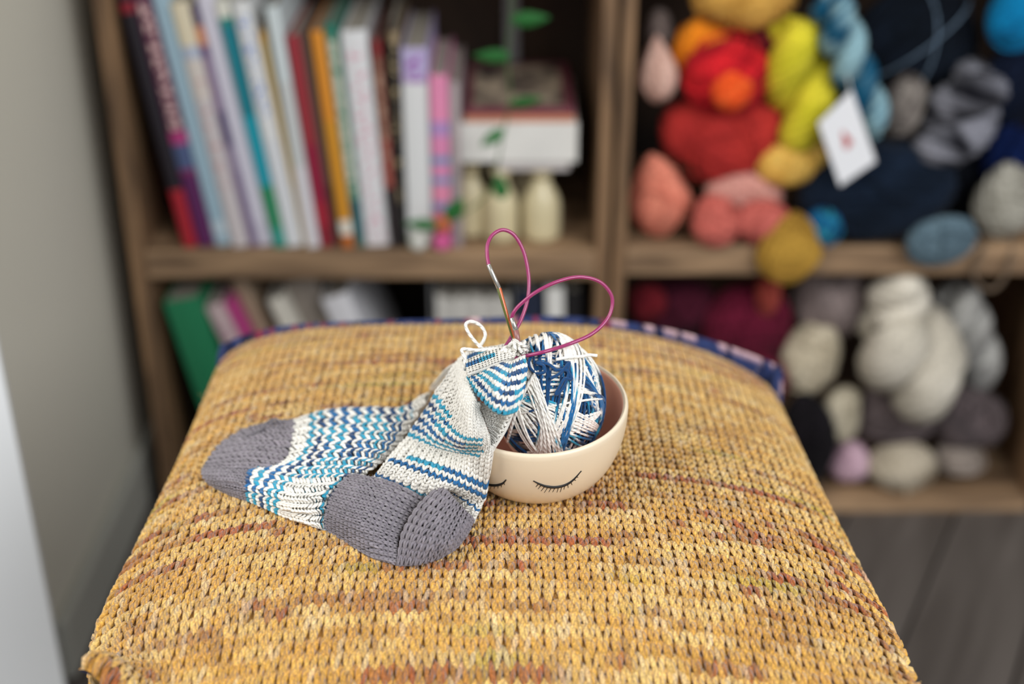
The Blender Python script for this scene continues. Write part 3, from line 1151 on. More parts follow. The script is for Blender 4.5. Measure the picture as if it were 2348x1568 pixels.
ZN = up_node(1180, 800, .098)
ZNC = (ZN[1] * CP - (ZN[2] - CAMZ) * SP)
tz = ZNC
strand('yarn_tail', [at_depth(*q) for q in [(1165, 800, tz + .004), (1130, 800, tz + .004), (1095, 803, tz), (1060, 801, tz), (1066, 822, tz), (1064, 850, tz)]], .0011, WHITE, sock, 'white working yarn along the edge', 50, M_SOCK)
strand('yarn_tail', [at_depth(*q) for q in [(1110, 802, tz + .012), (1092, 786, tz + .012), (1074, 762, tz + .013), (1068, 744, tz + .014), (1080, 737, tz + .014), (1100, 745, tz + .014), (1112, 762, tz + .013), (1110, 778, tz + .012), (1098, 797, tz + .012)]], .0011, WHITE, sock, 'white yarn loop standing up', 60, M_SOCK)
zl = [on_cushion(1062, 830, .07), on_cushion(1030, 850, .045), on_cushion(1005, 880, .02), on_cushion(988, 893, .004)]
for dx, dy in ((0, 0), (5, 7), (-4, -4)):
    strand('yarn_tail', [at_depth(1064 + dx * .2, 830 + dy, zl[0]), at_depth(1032 + dx, 848 + dy, zl[1]), at_depth(1006 + dx, 876 + dy * .8, zl[2]), at_depth(988 + dx * .3, 893 + dy * .3, zl[3])], .0010, WHITE, sock, 'white yarn tail hanging behind the sock', 40, M_SOCK)
zq = lambda x, y, l: at_depth(x, y, on_cushion(x, y, l))
strand('yarn_tail', [zq(545, 1007, .012), zq(575, 996, .014), zq(598, 985, .013), zq(612, 969, .012), zq(628, 961, .013), zq(641, 966, .012), zq(645, 977, .009)], .0009, GREYY * .8, sock, 'grey yarn end looped at the cuff', 50, M_SOCK)

# live stitches on the needle
lv, lf, lc, lu, off = [], [], [], [], 0
lr = np.random.default_rng(5)
n2a, n2b = at_depth(1183, 752, tz + .001), at_depth(1187, 826, tz - .001)
for k in range(46):
    u = lr.random()
    px = 1152 + 46 * lr.random() + (6 if u < .5 else 0)
    py = 785 + 42 * u
    if px < 1168 and py < 800:
        continue
    c0 = at_depth(px, py, tz - .004 + lr.normal(0, .0022))
    th = np.linspace(0, 2 * math.pi, 15)
    e1 = lr.normal(size=3); e1 /= np.linalg.norm(e1)
    e2 = np.cross(e1, lr.normal(size=3)); e2 /= np.linalg.norm(e2)
    P = c0 + .0023 * (np.cos(th)[:, None] * e1 + .8 * np.sin(th)[:, None] * e2)
    v, f = tube_arrays(P, .00105, 6)
    lv.append(v); lf.append(f + off); off += len(v)
    lc.append(np.tile(WHITE * (1 + lr.normal(0, .03)), (len(v), 1)))
    uu = np.empty((15, 6, 2)); uu[..., 0] = (th * 1.0)[:, None]; uu[..., 1] = np.arange(6) / 6
    lu.append(uu.reshape(-1, 2))
o = mesh_obj('live_stitches', np.vstack(lv), np.vstack(lf), M_SOCK, sock, True, np.vstack(lc), np.vstack(lu))
o['label'] = 'white loops held on the needle'
o['kind'] = 'stuff'

# ------------------------------------------------------------------ circular needle
M_CABLE = plain('magenta_cable', lin([150, 42, 96]), 0.28, 0.04, 60, coat=0.4)
M_STEEL = plain('polished_ferrule', lin([205, 200, 190]), 0.22, 0.04, 90, metal=1.0)
M_OLIVE = plain('olive_laminate', lin([86, 92, 30]), 0.3, 0.1, 200, coat=0.4)
M_ORANGE = plain('orange_laminate', lin([196, 92, 34]), 0.3, 0.1, 200, coat=0.4)
M_MAUVE = plain('mauve_laminate', lin([142, 94, 88]), 0.3, 0.1, 200, coat=0.4)
need = thing('circular_knitting_needle', 'circular knitting needle with magenta cable loops stuck in the open end of the sock', 'knitting needle')
zc = tz
loopA = [(1121, 610, 0), (1117, 585, .002), (1118, 560, .004), (1130, 538, .007), (1153, 527, .010), (1178, 538, .012), (1198, 570, .014), (1209, 610, .015), (1213, 650, .015), (1209, 690, .013), (1196, 730, .010), (1182, 757, .007), (1168, 780, .005), (1157, 798, .003)]
loopB = [(1173, 731, .000), (1178, 716, -.002), (1194, 697, -.003), (1230, 669, -.004), (1280, 645, -.003), (1330, 635, .000), (1375, 646, .004), (1401, 675, .007), (1403, 705, .008), (1390, 735, .007), (1358, 765, .004), (1310, 787, 0), (1250, 806, -.004), (1200, 817, -.006), (1172, 824, -.006)]
for L, lab in ((loopA, 'tall magenta cable loop'), (loopB, 'wide magenta cable loop to the right')):
    P = spline([at_depth(x, y, front_depth(x, y, zc + d, .0045) if y > 790 and L is loopB else zc + d) for x, y, d in L], 110)
    m = MB(); m.tube(P, 0.00118, 10)
    m.build('cable', M_CABLE, need, True)['label'] = lab


def rod(name, p, q, r0, r1, mat, lab=None, n=14, half=None):
    p, q = np.asarray(p), np.asarray(q)
    P = np.array([p, p + (q - p) * .02, p + (q - p) * .5, p + (q - p) * .98, q])
    rr = np.array([r0 * .82, r0, (r0 + r1) / 2, r1, r1 * .82])
    V, F = tube_arrays(P, rr, n)
    F = [tuple(map(int, f)) for f in F] + [tuple(range(n))[::-1], tuple(range(4 * n, 5 * n))]
    o = mesh_obj(name, V, F, mat, need, True)
    if half:
        o.data.materials.append(half)
        d = (q - p) / np.linalg.norm(q - p)
        side = np.cross(d, np.array([0, -1, .3]))
        for i, pl in enumerate(o.data.polygons):
            c = np.array(pl.center)
            a = p + d * np.dot(c - p, d)
            if np.dot(c - a, side) * (1 if side[0] > 0 else -1) > -0.0001:
                pl.material_index = 1
    if lab:
        o['label'] = lab
    return o


rod('ferrule', at_depth(1120, 606, zc), at_depth(1144, 661, zc + .001), .00135, .00150, M_STEEL, 'silver ferrule at the top')
rod('needle_tip', at_depth(1143.5, 660, zc + .001), at_depth(1177, 775, zc + .003), .00155, .00110, M_OLIVE, 'laminated wooden needle in olive and orange', half=M_ORANGE)
rod('ferrule', at_depth(1173, 729, zc - .003), at_depth(1183.5, 758, zc - .003), .00135, .00160, M_STEEL, 'silver ferrule beside the wooden needle')
rod('needle_tip', at_depth(1183, 757, zc - .003), at_depth(1189, 786, zc - .004), .00165, .00150, M_MAUVE, 'mauve wooden needle end in the loops')

# ------------------------------------------------------------------ books
def book(h, w, d, bands, text=None, name='book', label='', group=None, page=M_PAGE, loc=(0, 0, 0), rot=(0, 0, 0), bt=0.0022, half=None, cat='book'):
    t = thing(name, label, cat, loc, rot, group)
    mat = print_mat(name + '_cover', h, bands, text, half=half or w * .30)
    m = MB()
    bt = min(bt, w * .22)
    m.box((-w / 2, 0.0015, 0), (-w / 2 + bt, d, h), .0004)
    m.box((w / 2 - bt, 0.0015, 0), (w / 2, d, h), .0004)
    n = 6                                                   # gently rounded spine
    V, F = [], []
    for k in range(n + 1):
        x = -w / 2 + w * k / n
        y = -0.0018 * math.sin(math.pi * k / n) + 0.001
        V += [(x, y, 0), (x, y, h), (x, y + bt, h), (x, y + bt, 0)]
    for k in range(n):
        a = k * 4
        for q in range(4):
            F.append((a + q, a + 4 + q, a + 4 + (q + 1) % 4, a + (q + 1) % 4))
    F += [(0, 1, 2, 3), (n * 4 + 3, n * 4 + 2, n * 4 + 1, n * 4)]
    m.add(V, F)
    m.build('cover', mat, t)
    m = MB(); m.box((-w / 2 + bt, 0.0035, 0.003), (w / 2 - bt, d - .004, h - .003))
    m.build('page_block', page, t)
    return t


YS = DS + 0.012
ZS = ZB1 + 0.0004
H_ = hexc
W0 = H_('ebe8e4')
# bottom-left px, bottom-right px, top-left px x, top y, depth, bands, text, label
BOOKS = [
    (424, 453, 268, -10, .17, [(0, H_('a81c2c')), (.24, H_('1c1620')), (.93, H_('8c1c2c')), (.97, H_('1c1620'))], None, 'thin black book with a red foot, leftmost on the shelf'),
    (456, 493, 300, -15, .19, [(0, H_('5a1f56')), (.30, H_('7c2858')), (.32, H_('4c5a80')), (.42, H_('b03a78')), (.47, H_('55183e'))], (H_('dcb8b4'), .48, .96, .50), 'plum purple book with pale lettering on a magenta and blue banded spine'),
    (495, 533, 328, -20, .20, [(0, H_('a9c2cf')), (.05, H_('c2d3dc')), (.1, H_('a3bfcd'))], None, 'light blue book leaning beside the plum purple one'),
    (535, 573, 384, 8, .19, [(0, H_('cfc6c6')), (.62, H_('d9cfc6')), (.78, H_('b8c0d0')), (.83, H_('e3d6b8'))], (H_('c8a0a0'), .25, .7, .58), 'off-white book with a cream top and faint pink print'),
    (574, 590, 421, 18, .18, [(0, H_('7a6488')), (.33, H_('8d7a96')), (.43, H_('3d1f60')), (.58, H_('8a7090')), (.80, H_('5a2a6a')), (.84, H_('d08050')), (.92, H_('3c2050'))], None, 'slim purple book with an orange band near its top'),
    (591, 629, 438, -12, .20, [(0, H_('d2cedb')), (.1, H_('dcd8e4'))], None, 'wide pale lavender book'),
    (630, 657, 490, 2, .19, [(0, H_('2f9a8a')), (.08, H_('218a5a')), (.26, H_('109eb0')), (.55, H_('0f7f8d')), (.90, H_('2d8a80')), (.93, H_('e4e2d4'))], None, 'teal book fading to green at its foot'),
    (658, 694, 529, 6, .20, [(0, H_('dfe0e2')), (.45, H_('e6e6e4'))], (H_('8da4d8'), .55, .95, .53), 'white book with faint blue lettering'),
    (695, 705, 592, 78, .17, [(0, H_('d9c49a')), (.3, H_('e0c486')), (.95, H_('e6b868'))], None, 'very thin cream yellow book'),
    (706, 734, 607, 16, .19, [(0, H_('e0dcdf')), (.35, H_('cfd2d0')), (.7, H_('d5dede'))], None, 'white book tucked before the red one'),
    (736, 764, 654, 84, .18, [(0, H_('8c2030')), (.1, H_('a82236')), (.22, H_('95183a')), (.5, H_('9c2f38'))], None, 'dark red book left of the thin grey-brown one'),
    (766, 783, 683, 80, .17, [(0, H_('3c342e')), (.3, H_('5a4d44'))], None, 'thin grey-brown book beside the orange one'),
    (786, 813, 711, 72, .18, [(0, H_('c06a2c')), (.06, H_('e8e0d0')), (.13, H_('d89428')), (.6, H_('e0902c'))], None, 'bright orange book with a white band at its foot'),
    (815, 838, 742, 58, .17, [(0, H_('3a6a62')), (.05, H_('1f5f66')), (.22, H_('5f8f78')), (.95, H_('237a66'))], (H_('d8d8c4'), .24, .93, .44), 'green book with cream lettering'),
    (840, 896, 779, 74, .19, [(0, H_('e4dfe0')), (.1, H_('e2e2e2'))], (H_('dcaab8'), .03, .93, .56), 'thick white book with faint pink lettering'),
    (897, 914, 852, 92, .17, [(0, H_('2f2628')), (.3, H_('a8584c')), (.55, H_('8c5a4a')), (.92, H_('8a3030'))], (H_('c8a088'), .4, .9, .55), 'thin brown-red book right of the thick white one'),
    (915, 934, 889, 48, .17, [(0, H_('23211f')), (.5, H_('3a342c')), (.9, H_('9a8668')), (.95, H_('4a4238'))], (H_('c0aa80'), .2, .95, .58), 'thin black book speckled with cream'),
    (936, 993, 923, 113, .19, [(0, H_('b8c4a8')), (.06, H_('dededc')), (.83, H_('b8a4c8')), (.87, H_('b9aed2'))], (H_('9a5aa8'), .84, .97, .52), 'thick white book with a lilac top'),
    (996, 1036, 992, 172, .18, [(0, H_('c4588c')), (.1, H_('8c8cb8')), (.13, H_('d87898')), (.22, H_('8090b8')), (.27, H_('e08aa8')), (.38, H_('6f98bc')), (.42, H_('dc88b0')), (.50, H_('6f98bc')), (.54, H_('dc88b0')), (.66, H_('b08cc0')), (.74, H_('e48cb0'))], None, 'pink book with blue stripes across its spine'),
    (1038, 1060, 1038, 190, .17, [(0, H_('a09496')), (.5, H_('b0a2a2'))], None, 'thin greyish pink book at the right end of the row'),
]
for k, (bl, br, tl, ty, dep, bands, text, lab) in enumerate(BOOKS):
    b0 = at_y(bl, 577, YS); b0[2] = ZS
    d = ray(bl, 577)
    b1x = at_y(br, 577, YS)[0]
    tp = at_y(tl, ty, YS)
    dx, dz = tp[0] - b0[0], tp[2] - ZS
    th = math.atan2(-dx, dz)                               # lean to the left
    h = math.hypot(dx, dz)
    w = (b1x - b0[0]) * math.cos(th) * .985
    # pivot on the lower left corner
    th = max(th, 0)
    if k:                                                  # never lean into the book on the left
        px0_, pth, pz, pw = prev
        zz = min(h, pz) * .98
        while th > 0 and b0[0] - zz * math.tan(th) < px0_ - zz * math.tan(pth) + pw / math.cos(pth) + .0004:
            th -= .002
        th = max(th, 0)
    prev = (b0[0], th, h, w)
    loc = (b0[0] + (w / 2) * math.cos(th), YS + (k % 3) * .003, ZS + (w / 2) * math.sin(th))
    book(h, w, dep, bands, text, 'book', lab, 'books standing on the middle shelf', loc=loc, rot=(0, -th, 0), bt=.0022)

# stack of books lying on the little bottles
zst = at_y(1190, 392, DS + .03)[2]
M_BOT = plain('cream_bottle_glaze', lin([214, 200, 160]), 0.4, 0.04, 20, coat=0.3)
zs0 = ZB1
bh = zst - zs0 - .0010


def bottle(px, py, Y, rpx, label, dark=1.0):
    b = at_y(px, py, Y)
    r = rpx * pxm(Y, zs0)
    t = thing('bottle', label, 'bottle', (b[0], Y, zs0 + .0004), group='cream bottles under the stacked books')
    pr = [(r * .80, 0), (r * .97, .003), (r, bh * .08), (r, bh * .42), (r * .93, bh * .56), (r * .70, bh * .68), (r * .50, bh * .76), (r * .44, bh * .84)]
    m = MB(); m.lathe(pr, 28); m.build('body', M_BOT, t, True)
    m = MB(); m.lathe([(r * .44, bh * .84), (r * .44, bh * .90), (r * .60, bh * .91), (r * .62, bh * .97), (r * .55, bh)], 28); m.build('neck', M_BOT, t, True)


bottle(1082, 570, DS + .065, 40, 'cream bottle at the left of the three under the stacked books')
bottle(1149, 570, DS + .045, 39, 'cream bottle in the middle of the three under the stacked books')
bottle(1240, 570, DS + .050, 44, 'cream bottle at the right of the three under the stacked books')
bottle(1190, 570, DS + .160, 40, 'cream bottle in the back row, behind the gap between the front bottles')


def lying(px0, px1, zb, th_, dep, Y, bands, lab, page=M_PAGE, spine=True, ry=0.0, text=None):
    """a book lying flat: spine (or page edges) to the front"""
    a, c = at_y(px0, 330, Y), at_y(px1, 330, Y)
    L = c[0] - a[0]
    t = thing('book', lab, 'book', ((a[0] + c[0]) / 2, Y, zb), (0, 0, ry), 'books lying stacked on the bottles')
    bt = .002 if th_ > .012 else .0012
    mat = print_mat('lying_cover', th_, bands, text, half=.2)
    m = MB()
    m.box((-L / 2, 0, 0), (L / 2, dep, bt), .0004)
    m.box((-L / 2, 0, th_ - bt), (L / 2, dep, th_), .0004)
    if spine:
        m.box((-L / 2, -0.001, 0.0002), (L / 2, .002, th_ - .0002), .0006)
    m.build('cover', mat, t)
    m = MB(); m.box((-L / 2 + .004, .003 if not spine else .002, bt), (L / 2 - .004, dep - .004, th_ - bt)); m.build('page_block', page, t)
    return t


YL = DS + .028
t1 = at_y(1190, 372, YL)[2]; t2 = at_y(1190, 281, YL)[2]; t3 = at_y(1190, 252, YL)[2]
lying(1140, 1306, zst, t1 - zst - .0004, .17, YL + .004, [(0, H_('c8c0bc'))], 'thin pale grey book at the bottom of the lying stack')
lying(1055, 1324, t1, t2 - t1 - .0004, .20, YL, [(0, H_('e2dfd8'))], 'thick white book lying in the middle of the stack')
tb = lying(1066, 1316, t2, t3 - t2, .21, YL + .002, [(0, H_('c88462')), (.55, H_('7a3a48'))], 'maroon and orange picture book lying on top of the stack', ry=.01)
aL = at_y(1316, 330, YL)[0] - at_y(1066, 330, YL)[0]
# printed picture on its cover
mpic, nt, bs = nodes_mat('cover_picture')
tc = N(nt, 'ShaderNodeTexCoord'); no = N(nt, 'ShaderNodeTexNoise'); no.inputs['Scale'].default_value = 28; no.inputs['Detail'].default_value = 2
nt.links.new(tc.outputs['Object'], no.inputs['Vector'])
cr = N(nt, 'ShaderNodeValToRGB'); el = cr.color_ramp.elements
el[0].position, el[0].color = .38, (*lin([70, 58, 56]), 1); el[1].position, el[1].color = .62, (*lin([186, 168, 144]), 1)
nt.links.new(no.outputs['Fac'], cr.inputs[0]); nt.links.new(cr.outputs[0], bs.inputs['Base Color'])
bs.inputs['Roughness'].default_value = .5
m = MB(); m.box((-aL / 2 + .010, .012, t3 - t2), (aL / 2 - .012, .195, t3 - t2 + .0004)); m.build('cover_picture', mpic, tb)['label'] = 'printed picture on the front cover'

# two small round ornaments at the shelf edge
M_POMW = plain('white_felt', lin([216, 216, 206]), .95, .06, 120, bump=.5, bscale=500)
M_POMP = plain('pink_felt', lin([214, 96, 150]), .95, .3, 40, bump=.5, bscale=500)
M_POMO = plain('orange_felt', lin([232, 120, 80]), .95, .1, 80, bump=.5, bscale=500)


def pompom(px, py, rpx, Y, z0, mat, label, tipmat=None):
    r = rpx * pxm(Y, z0)
    b = at_y(px, py, Y)
    t = thing('felt_ball', label, 'felt ball', (b[0], Y, z0 + r * .97), group='felt balls at the shelf edge')
    nn, mm = 20, 12
    prr = np.random.default_rng(int(px))
    prof = [(r * max(math.sin(math.pi * i / mm), .02), -r * math.cos(math.pi * i / mm)) for i in range(mm + 1)]
    m = MB(); m.lathe(prof, nn)
    m.v = [tuple(np.array(v) * (1 + prr.normal(0, .015))) for v in m.v]
    m.build('body', mat, t, True)
    s = np.array([[0, 0, r * .95], [r * .1, 0, r * 1.15], [r * .3, 0, r * 1.3]])
    m = MB(); m.tube(spline(s, 8), .0006, 5); m.build('thread', M_POMW, t, True)


pompom(959, 552, 22, DS + .006, ZB1, M_POMW, 'white felt ball beside the pink one, at the shelf edge')
pompom(1012, 553, 21, DS + .005, ZB1, M_POMP, 'pink and white felt ball at the shelf edge')
zo = at_y(1014, 512, DS + .004)[2]
pompom(1014, 490, 20, DS + .004, at_y(1012, 532, DS + .005)[2], M_POMO, 'orange felt ball resting on the pink one')

# ------------------------------------------------------------------ trailing plant
M_LEAF = plain('green_leaf', lin([40, 104, 48]), .45, .15, 60, coat=.1)
M_VINE = plain('green_stem', lin([70, 100, 52]), .6, .1, 60)
YP = DS - .035
plant = thing('trailing_plant', 'thin green trailing plant hanging down in front of the books', 'plant', tuple(at_y(1172, -40, YP)))
po = np.array(plant.location)
vine_px = [(1176, -190), (1173, -60), (1172, 40), (1163, 130), (1170, 225), (1152, 310), (1140, 380), (1128, 430), (1090, 470), (1040, 500), (985, 522)]
vine = spline([at_y(x, y, YP) for x, y in vine_px], 70) - po
m = MB(); m.tube(vine, .0012, 6); m.build('stem', M_VINE, plant, True)
# hook end over the upper board
for (px, py, l, a, wd, tw) in [(1216, 46, 44, 4, .46, .2), (1128, 131, 42, 178, .46, -.2), (1207, 236, 40, 12, .44, .3), (1128, 316, 34, 215, .50, .5), (1148, 430, 32, 100, .62, .1), (1045, 482, 34, 60, .75, .2), (965, 516, 40, 175, .42, .1)]:
    c = at_y(px, py, YP - .006) - po
    L = l * pxm(YP, po[2] - .2)
    k = 9
    V, F = [], []
    for i in range(k + 1):
        u = i / k
        ww = L * wd * math.sin(math.pi * min(1, u ** .8)) ** .8 * (1 - .25 * u)
        for q, sgn in enumerate((-1, -.5, 0, .5, 1)):
            V.append((-L + 2 * L * u, abs(sgn) * ww * .25 + .25 * L * (u - .5) ** 2 * 2, sgn * ww))
    for i in range(k):
        for q in range(4):
            F.append((i * 5 + q, i * 5 + q + 1, i * 5 + 6 + q, i * 5 + 5 + q))
    V2 = V + [(x, y + .0005, z) for x, y, z in V]
    nV = len(V)
    F2 = F + [tuple(nV + i for i in f[::-1]) for f in F]
    a_ = math.radians(a)
    R = Matrix.Rotation(-a_, 3, 'Y') @ Matrix.Rotation(tw, 3, 'X')
    o = mesh_obj('leaf', np.array([R @ Vector(v) for v in V2]) + c, F2, M_LEAF, plant, True)
    # stalk from the leaf's base to the vine
    basep = np.array(R @ Vector((-L, .13 * L, 0))) + c
    i = np.argmin(np.linalg.norm(vine - basep, axis=1))
    mid = (basep + vine[i]) / 2 + np.array([0, -.002, .003])
    m = MB(); m.tube(spline([basep, mid, vine[i]], 8), .0008, 5); m.build('leaf_stalk', M_VINE, o, True)

# ------------------------------------------------------------------ lower left compartment
ZL = ZF + .0004


LEAN_END = -9


def leaning_px(name, label, tl, tr, bl, Y, dep, bands, text=None, cat='book', group=None):
    """a leaning book from its spine's top corners and a lower left point, standing on the lowest board"""
    a, b, c = at_y(*tl, Y), at_y(*tr, Y), at_y(*bl, Y)
    dv = a - c
    th = math.atan2(-dv[0], dv[2])
    if th > .2:
        th = math.radians(19.5)
    # carry the left edge down to the board
    s = (a[2] - ZL) / math.cos(th)
    x0 = a[0] + s * math.sin(th)
    w = max(.006, np.dot((b - a)[[0, 2]], [math.cos(th), math.sin(th)]))
    global LEAN_END
    x0 = max(x0, LEAN_END + .0008)
    LEAN_END = x0 + w / math.cos(th)
    loc = (x0 + w / 2 * math.cos(th), Y, ZL + w / 2 * math.sin(th))
    return book(s, w, dep, bands, text, name, label, group, loc=loc, rot=(0, -th, 0), cat=cat)


binder = leaning_px('ring_binder', 'big green ring binder leaning in the lower left compartment', (374, 694), (449, 662), (459, 934), DS + .012, .25, [(0, H_('1f7a50'))], cat='binder')
hb = [c for c in binder.children if c.name.startswith('cover')][0]
dims = max(v.co.z for v in hb.data.vertices)
m = MB()
a = np.linspace(0, 2 * math.pi, 25)
m.tube(np.stack([.013 * np.cos(a), np.full(25, -.0018), dims * .30 + .013 * np.sin(a)], 1), .0016, 6, cap=False)
m.build('finger_ring', M_STEEL, binder, True)['label'] = 'metal ring around the finger hole'
m = MB(); m.lathe([(.0005, 0), (.0118, 0)], 24, cap=False)
m.v = [(x, -.0016, dims * .30 + y) for x, y, z in m.v]
m.build('finger_hole', M_BLACK, binder)
m = MB(); m.box((-.017, -.0022, dims * .02), (.012, -.0010, dims * .20)); m.build('paper_label', M_PAGE, binder)
leaning_px('book', 'pink and white magazine leaning beside the green binder', (470, 706), (506, 692), (512, 806), DS + .02, .2, [(0, H_('c8b0b0'))], (H_('b890a0'), .1, .9, .55))
leaning_px('book', 'thin magenta booklet leaning beside the pink magazine', (512, 694), (529, 688), (549, 786), DS + .024, .2, [(0, H_('b83c80'))])
leaning_px('book', 'beige book leaning across the lower left compartment', (514, 648), (546, 636), (555, 745), DS + .05, .2, [(0, H_('a08c74'))])
leaning_px('book', 'narrow cream white book leaning in the lower compartment', (612, 690), (642, 672), (640, 752), DS + .03, .2, [(0, H_('d8d2c4'))])
leaning_px('book', 'wide taupe book leaning behind the white ones in the lower compartment', (650, 652), (716, 628), (694, 750), DS + .06, .2, [(0, H_('8c8278'))])
leaning_px('book', 'broad white book leaning in the middle of the lower compartment', (737, 688), (793, 664), (768, 752), DS + .03, .2, [(0, H_('dcdadc'))])
# grey magazine box with a row of thin white booklets
gx0, gx1 = at_y(985, 700, DS + .02)[0], at_y(1180, 700, DS + .02)[0]
zt_ = at_y(980, 645, DS + .02)[2]
mg = thing('magazine_box', 'grey open magazine box holding a row of thin white booklets', 'box', ((gx0 + gx1) / 2, DS + .02, ZL))
w2, hg = (gx1 - gx0) / 2, zt_ - ZL
for nm, a_, b_ in (('side_panel', (-w2, 0, 0), (-w2 + .004, .24, hg)), ('side_panel', (w2 - .004, 0, 0), (w2, .24, hg)), ('base', (-w2 + .004, 0, 0), (w2 - .004, .24, .004)), ('back_panel', (-w2 + .004, .236, .004), (w2 - .004, .24, hg)), ('front_lip', (-w2 + .004, 0, .004), (w2 - .004, .004, .06))):
    m = MB(); m.box(a_, b_, .0006); m.build(nm, M_GREY, mg)
nbk = 11
zbk = at_y(1080, 672, DS + .03)[2]
for k in range(nbk):
    x = gx0 + .0075 + (k + .5) * (gx1 - gx0 - .015) / nbk
    wb_ = (gx1 - gx0 - .015) / nbk * .9
    book(zbk - ZL - .006 - (k * 7 % 5) * .0016, wb_, .19, [(0, H_('d4d0c8') * (1 - .08 * (k % 3)))], None, 'booklet', 'thin white booklet in the grey magazine box', 'white booklets in the grey magazine box', loc=(x, DS + .027, ZL + .0045), bt=.0008)
leaning_px('book', 'navy blue book standing right of the grey magazine box', (1186, 664), (1246, 664), (1186, 745), DS + .03, .2, [(0, H_('1c2438'))])
leaning_px('book', 'white book standing between dark ones by the shelf divider', (1252, 660), (1292, 660), (1254, 748), DS + .02, .2, [(0, H_('d8d6d0'))])
leaning_px('book', 'black book standing against the shelf divider', (1297, 668), (1330, 668), (1297, 745), DS + .03, .2, [(0, H_('161416'))])


# ------------------------------------------------------------------ yarn on the right
def wound(rad, cols, seed, wraps=9, pinch=0.0):
    """ball or skein body: ellipsoid with ridges of wound yarn; returns arrays"""
    r_ = np.random.default_rng(seed)
    nu_, nv_ = 56, 34
    th, ph = np.meshgrid(np.linspace(0.03, math.pi - .03, nv_), np.linspace(0, 2 * math.pi, nu_, endpoint=False), indexing='ij')
    D = np.stack([np.sin(th) * np.cos(ph), np.sin(th) * np.sin(ph), np.cos(th)], -1)
    rid = np.zeros(D.shape[:2]); best = np.full(D.shape[:2], -1.0)
    for k in range(5):
        ax = r_.normal(size=3); ax /= np.linalg.norm(ax)
        d = D @ ax
        w = 1 - np.abs(d) + r_.random() * .25
        rid = np.where(w > best, np.sin(d * math.pi * wraps + k), rid)
        best = np.maximum(best, w)
    lump = sum(.050 * np.sin(D @ (r_.normal(size=3) * 2.4) + r_.random() * 6) for _ in range(4))
    rr = 1 + .030 * rid + lump
    P = D * rr[..., None] * np.array(rad)
    if pinch:
        P[..., :2] *= (1 - pinch * np.clip(D[..., 2] + .25, 0, 1.25) ** 1.3)[..., None]
    F = np.array([(i * nu_ + k, (i + 1) * nu_ + k, (i + 1) * nu_ + (k + 1) % nu_, i * nu_ + (k + 1) % nu_) for i in range(nv_ - 1) for k in range(nu_)])
    n = smooth_noise((D @ r_.normal(size=3)) * 4 + 50 + .4 * rid, seed + 100)[..., None]
    c = cols[0] * (1 - n) + cols[-1] * n
    c = c * (1 + .12 * rid[..., None])
    return P.reshape(-1, 3), F, np.clip(c.reshape(-1, 3), 0, 1)


def hank(L, R, cols, seed, turns=2.2):
    """twisted hank: two fat strands of many threads twisted around each other; returns list of (V,F,C)"""
    out_ = []
    r_ = np.random.default_rng(seed)
    n, sd_ = 60, 30
    for k in range(2):
        t = np.linspace(0, 1, n)
        a = turns * 2 * math.pi * t + math.pi * k
        tap = np.clip(np.sin(math.pi * np.clip(t, .0, 1)) * 2.6, .25, 1)
        P = np.stack([R * .48 * tap * np.cos(a), R * .48 * tap * np.sin(a), (t - .5) * L], -1)
        rr = R * .54 * tap
        T = np.gradient(P, axis=0); T /= np.linalg.norm(T, axis=1)[:, None]
        A = np.cross(T, [0.02, .03, 1.0]); A /= np.linalg.norm(A, axis=1)[:, None]
        B = np.cross(T, A)
        an = np.linspace(0, 2 * math.pi, sd_, endpoint=False)
        tw = an[None, :] + a[:, None] * .8
        g = 1 + .07 * np.sin(an * 10)[None, :]
        V = P[:, None] + (rr[:, None] * g)[..., None] * (np.cos(tw)[..., None] * A[:, None] + np.sin(tw)[..., None] * B[:, None])
        F = np.array([(i * sd_ + q, (i + 1) * sd_ + q, (i + 1) * sd_ + (q + 1) % sd_, i * sd_ + (q + 1) % sd_) for i in range(n - 1) for q in range(sd_)])
        nz = smooth_noise(t * 13 + k * 20, seed + 7)[:, None, None] * .6 + smooth_noise(an * 2.2 + k, seed + 8)[None, :, None] * .4
        nz = np.clip((nz - .5) * 4.0 + .5, 0, 1)
        c = cols[0] * (1 - nz) + cols[-1] * nz + np.zeros((n, sd_, 3))
        out_.append((V.reshape(-1, 3), F, c.reshape(-1, 3)))
    return out_


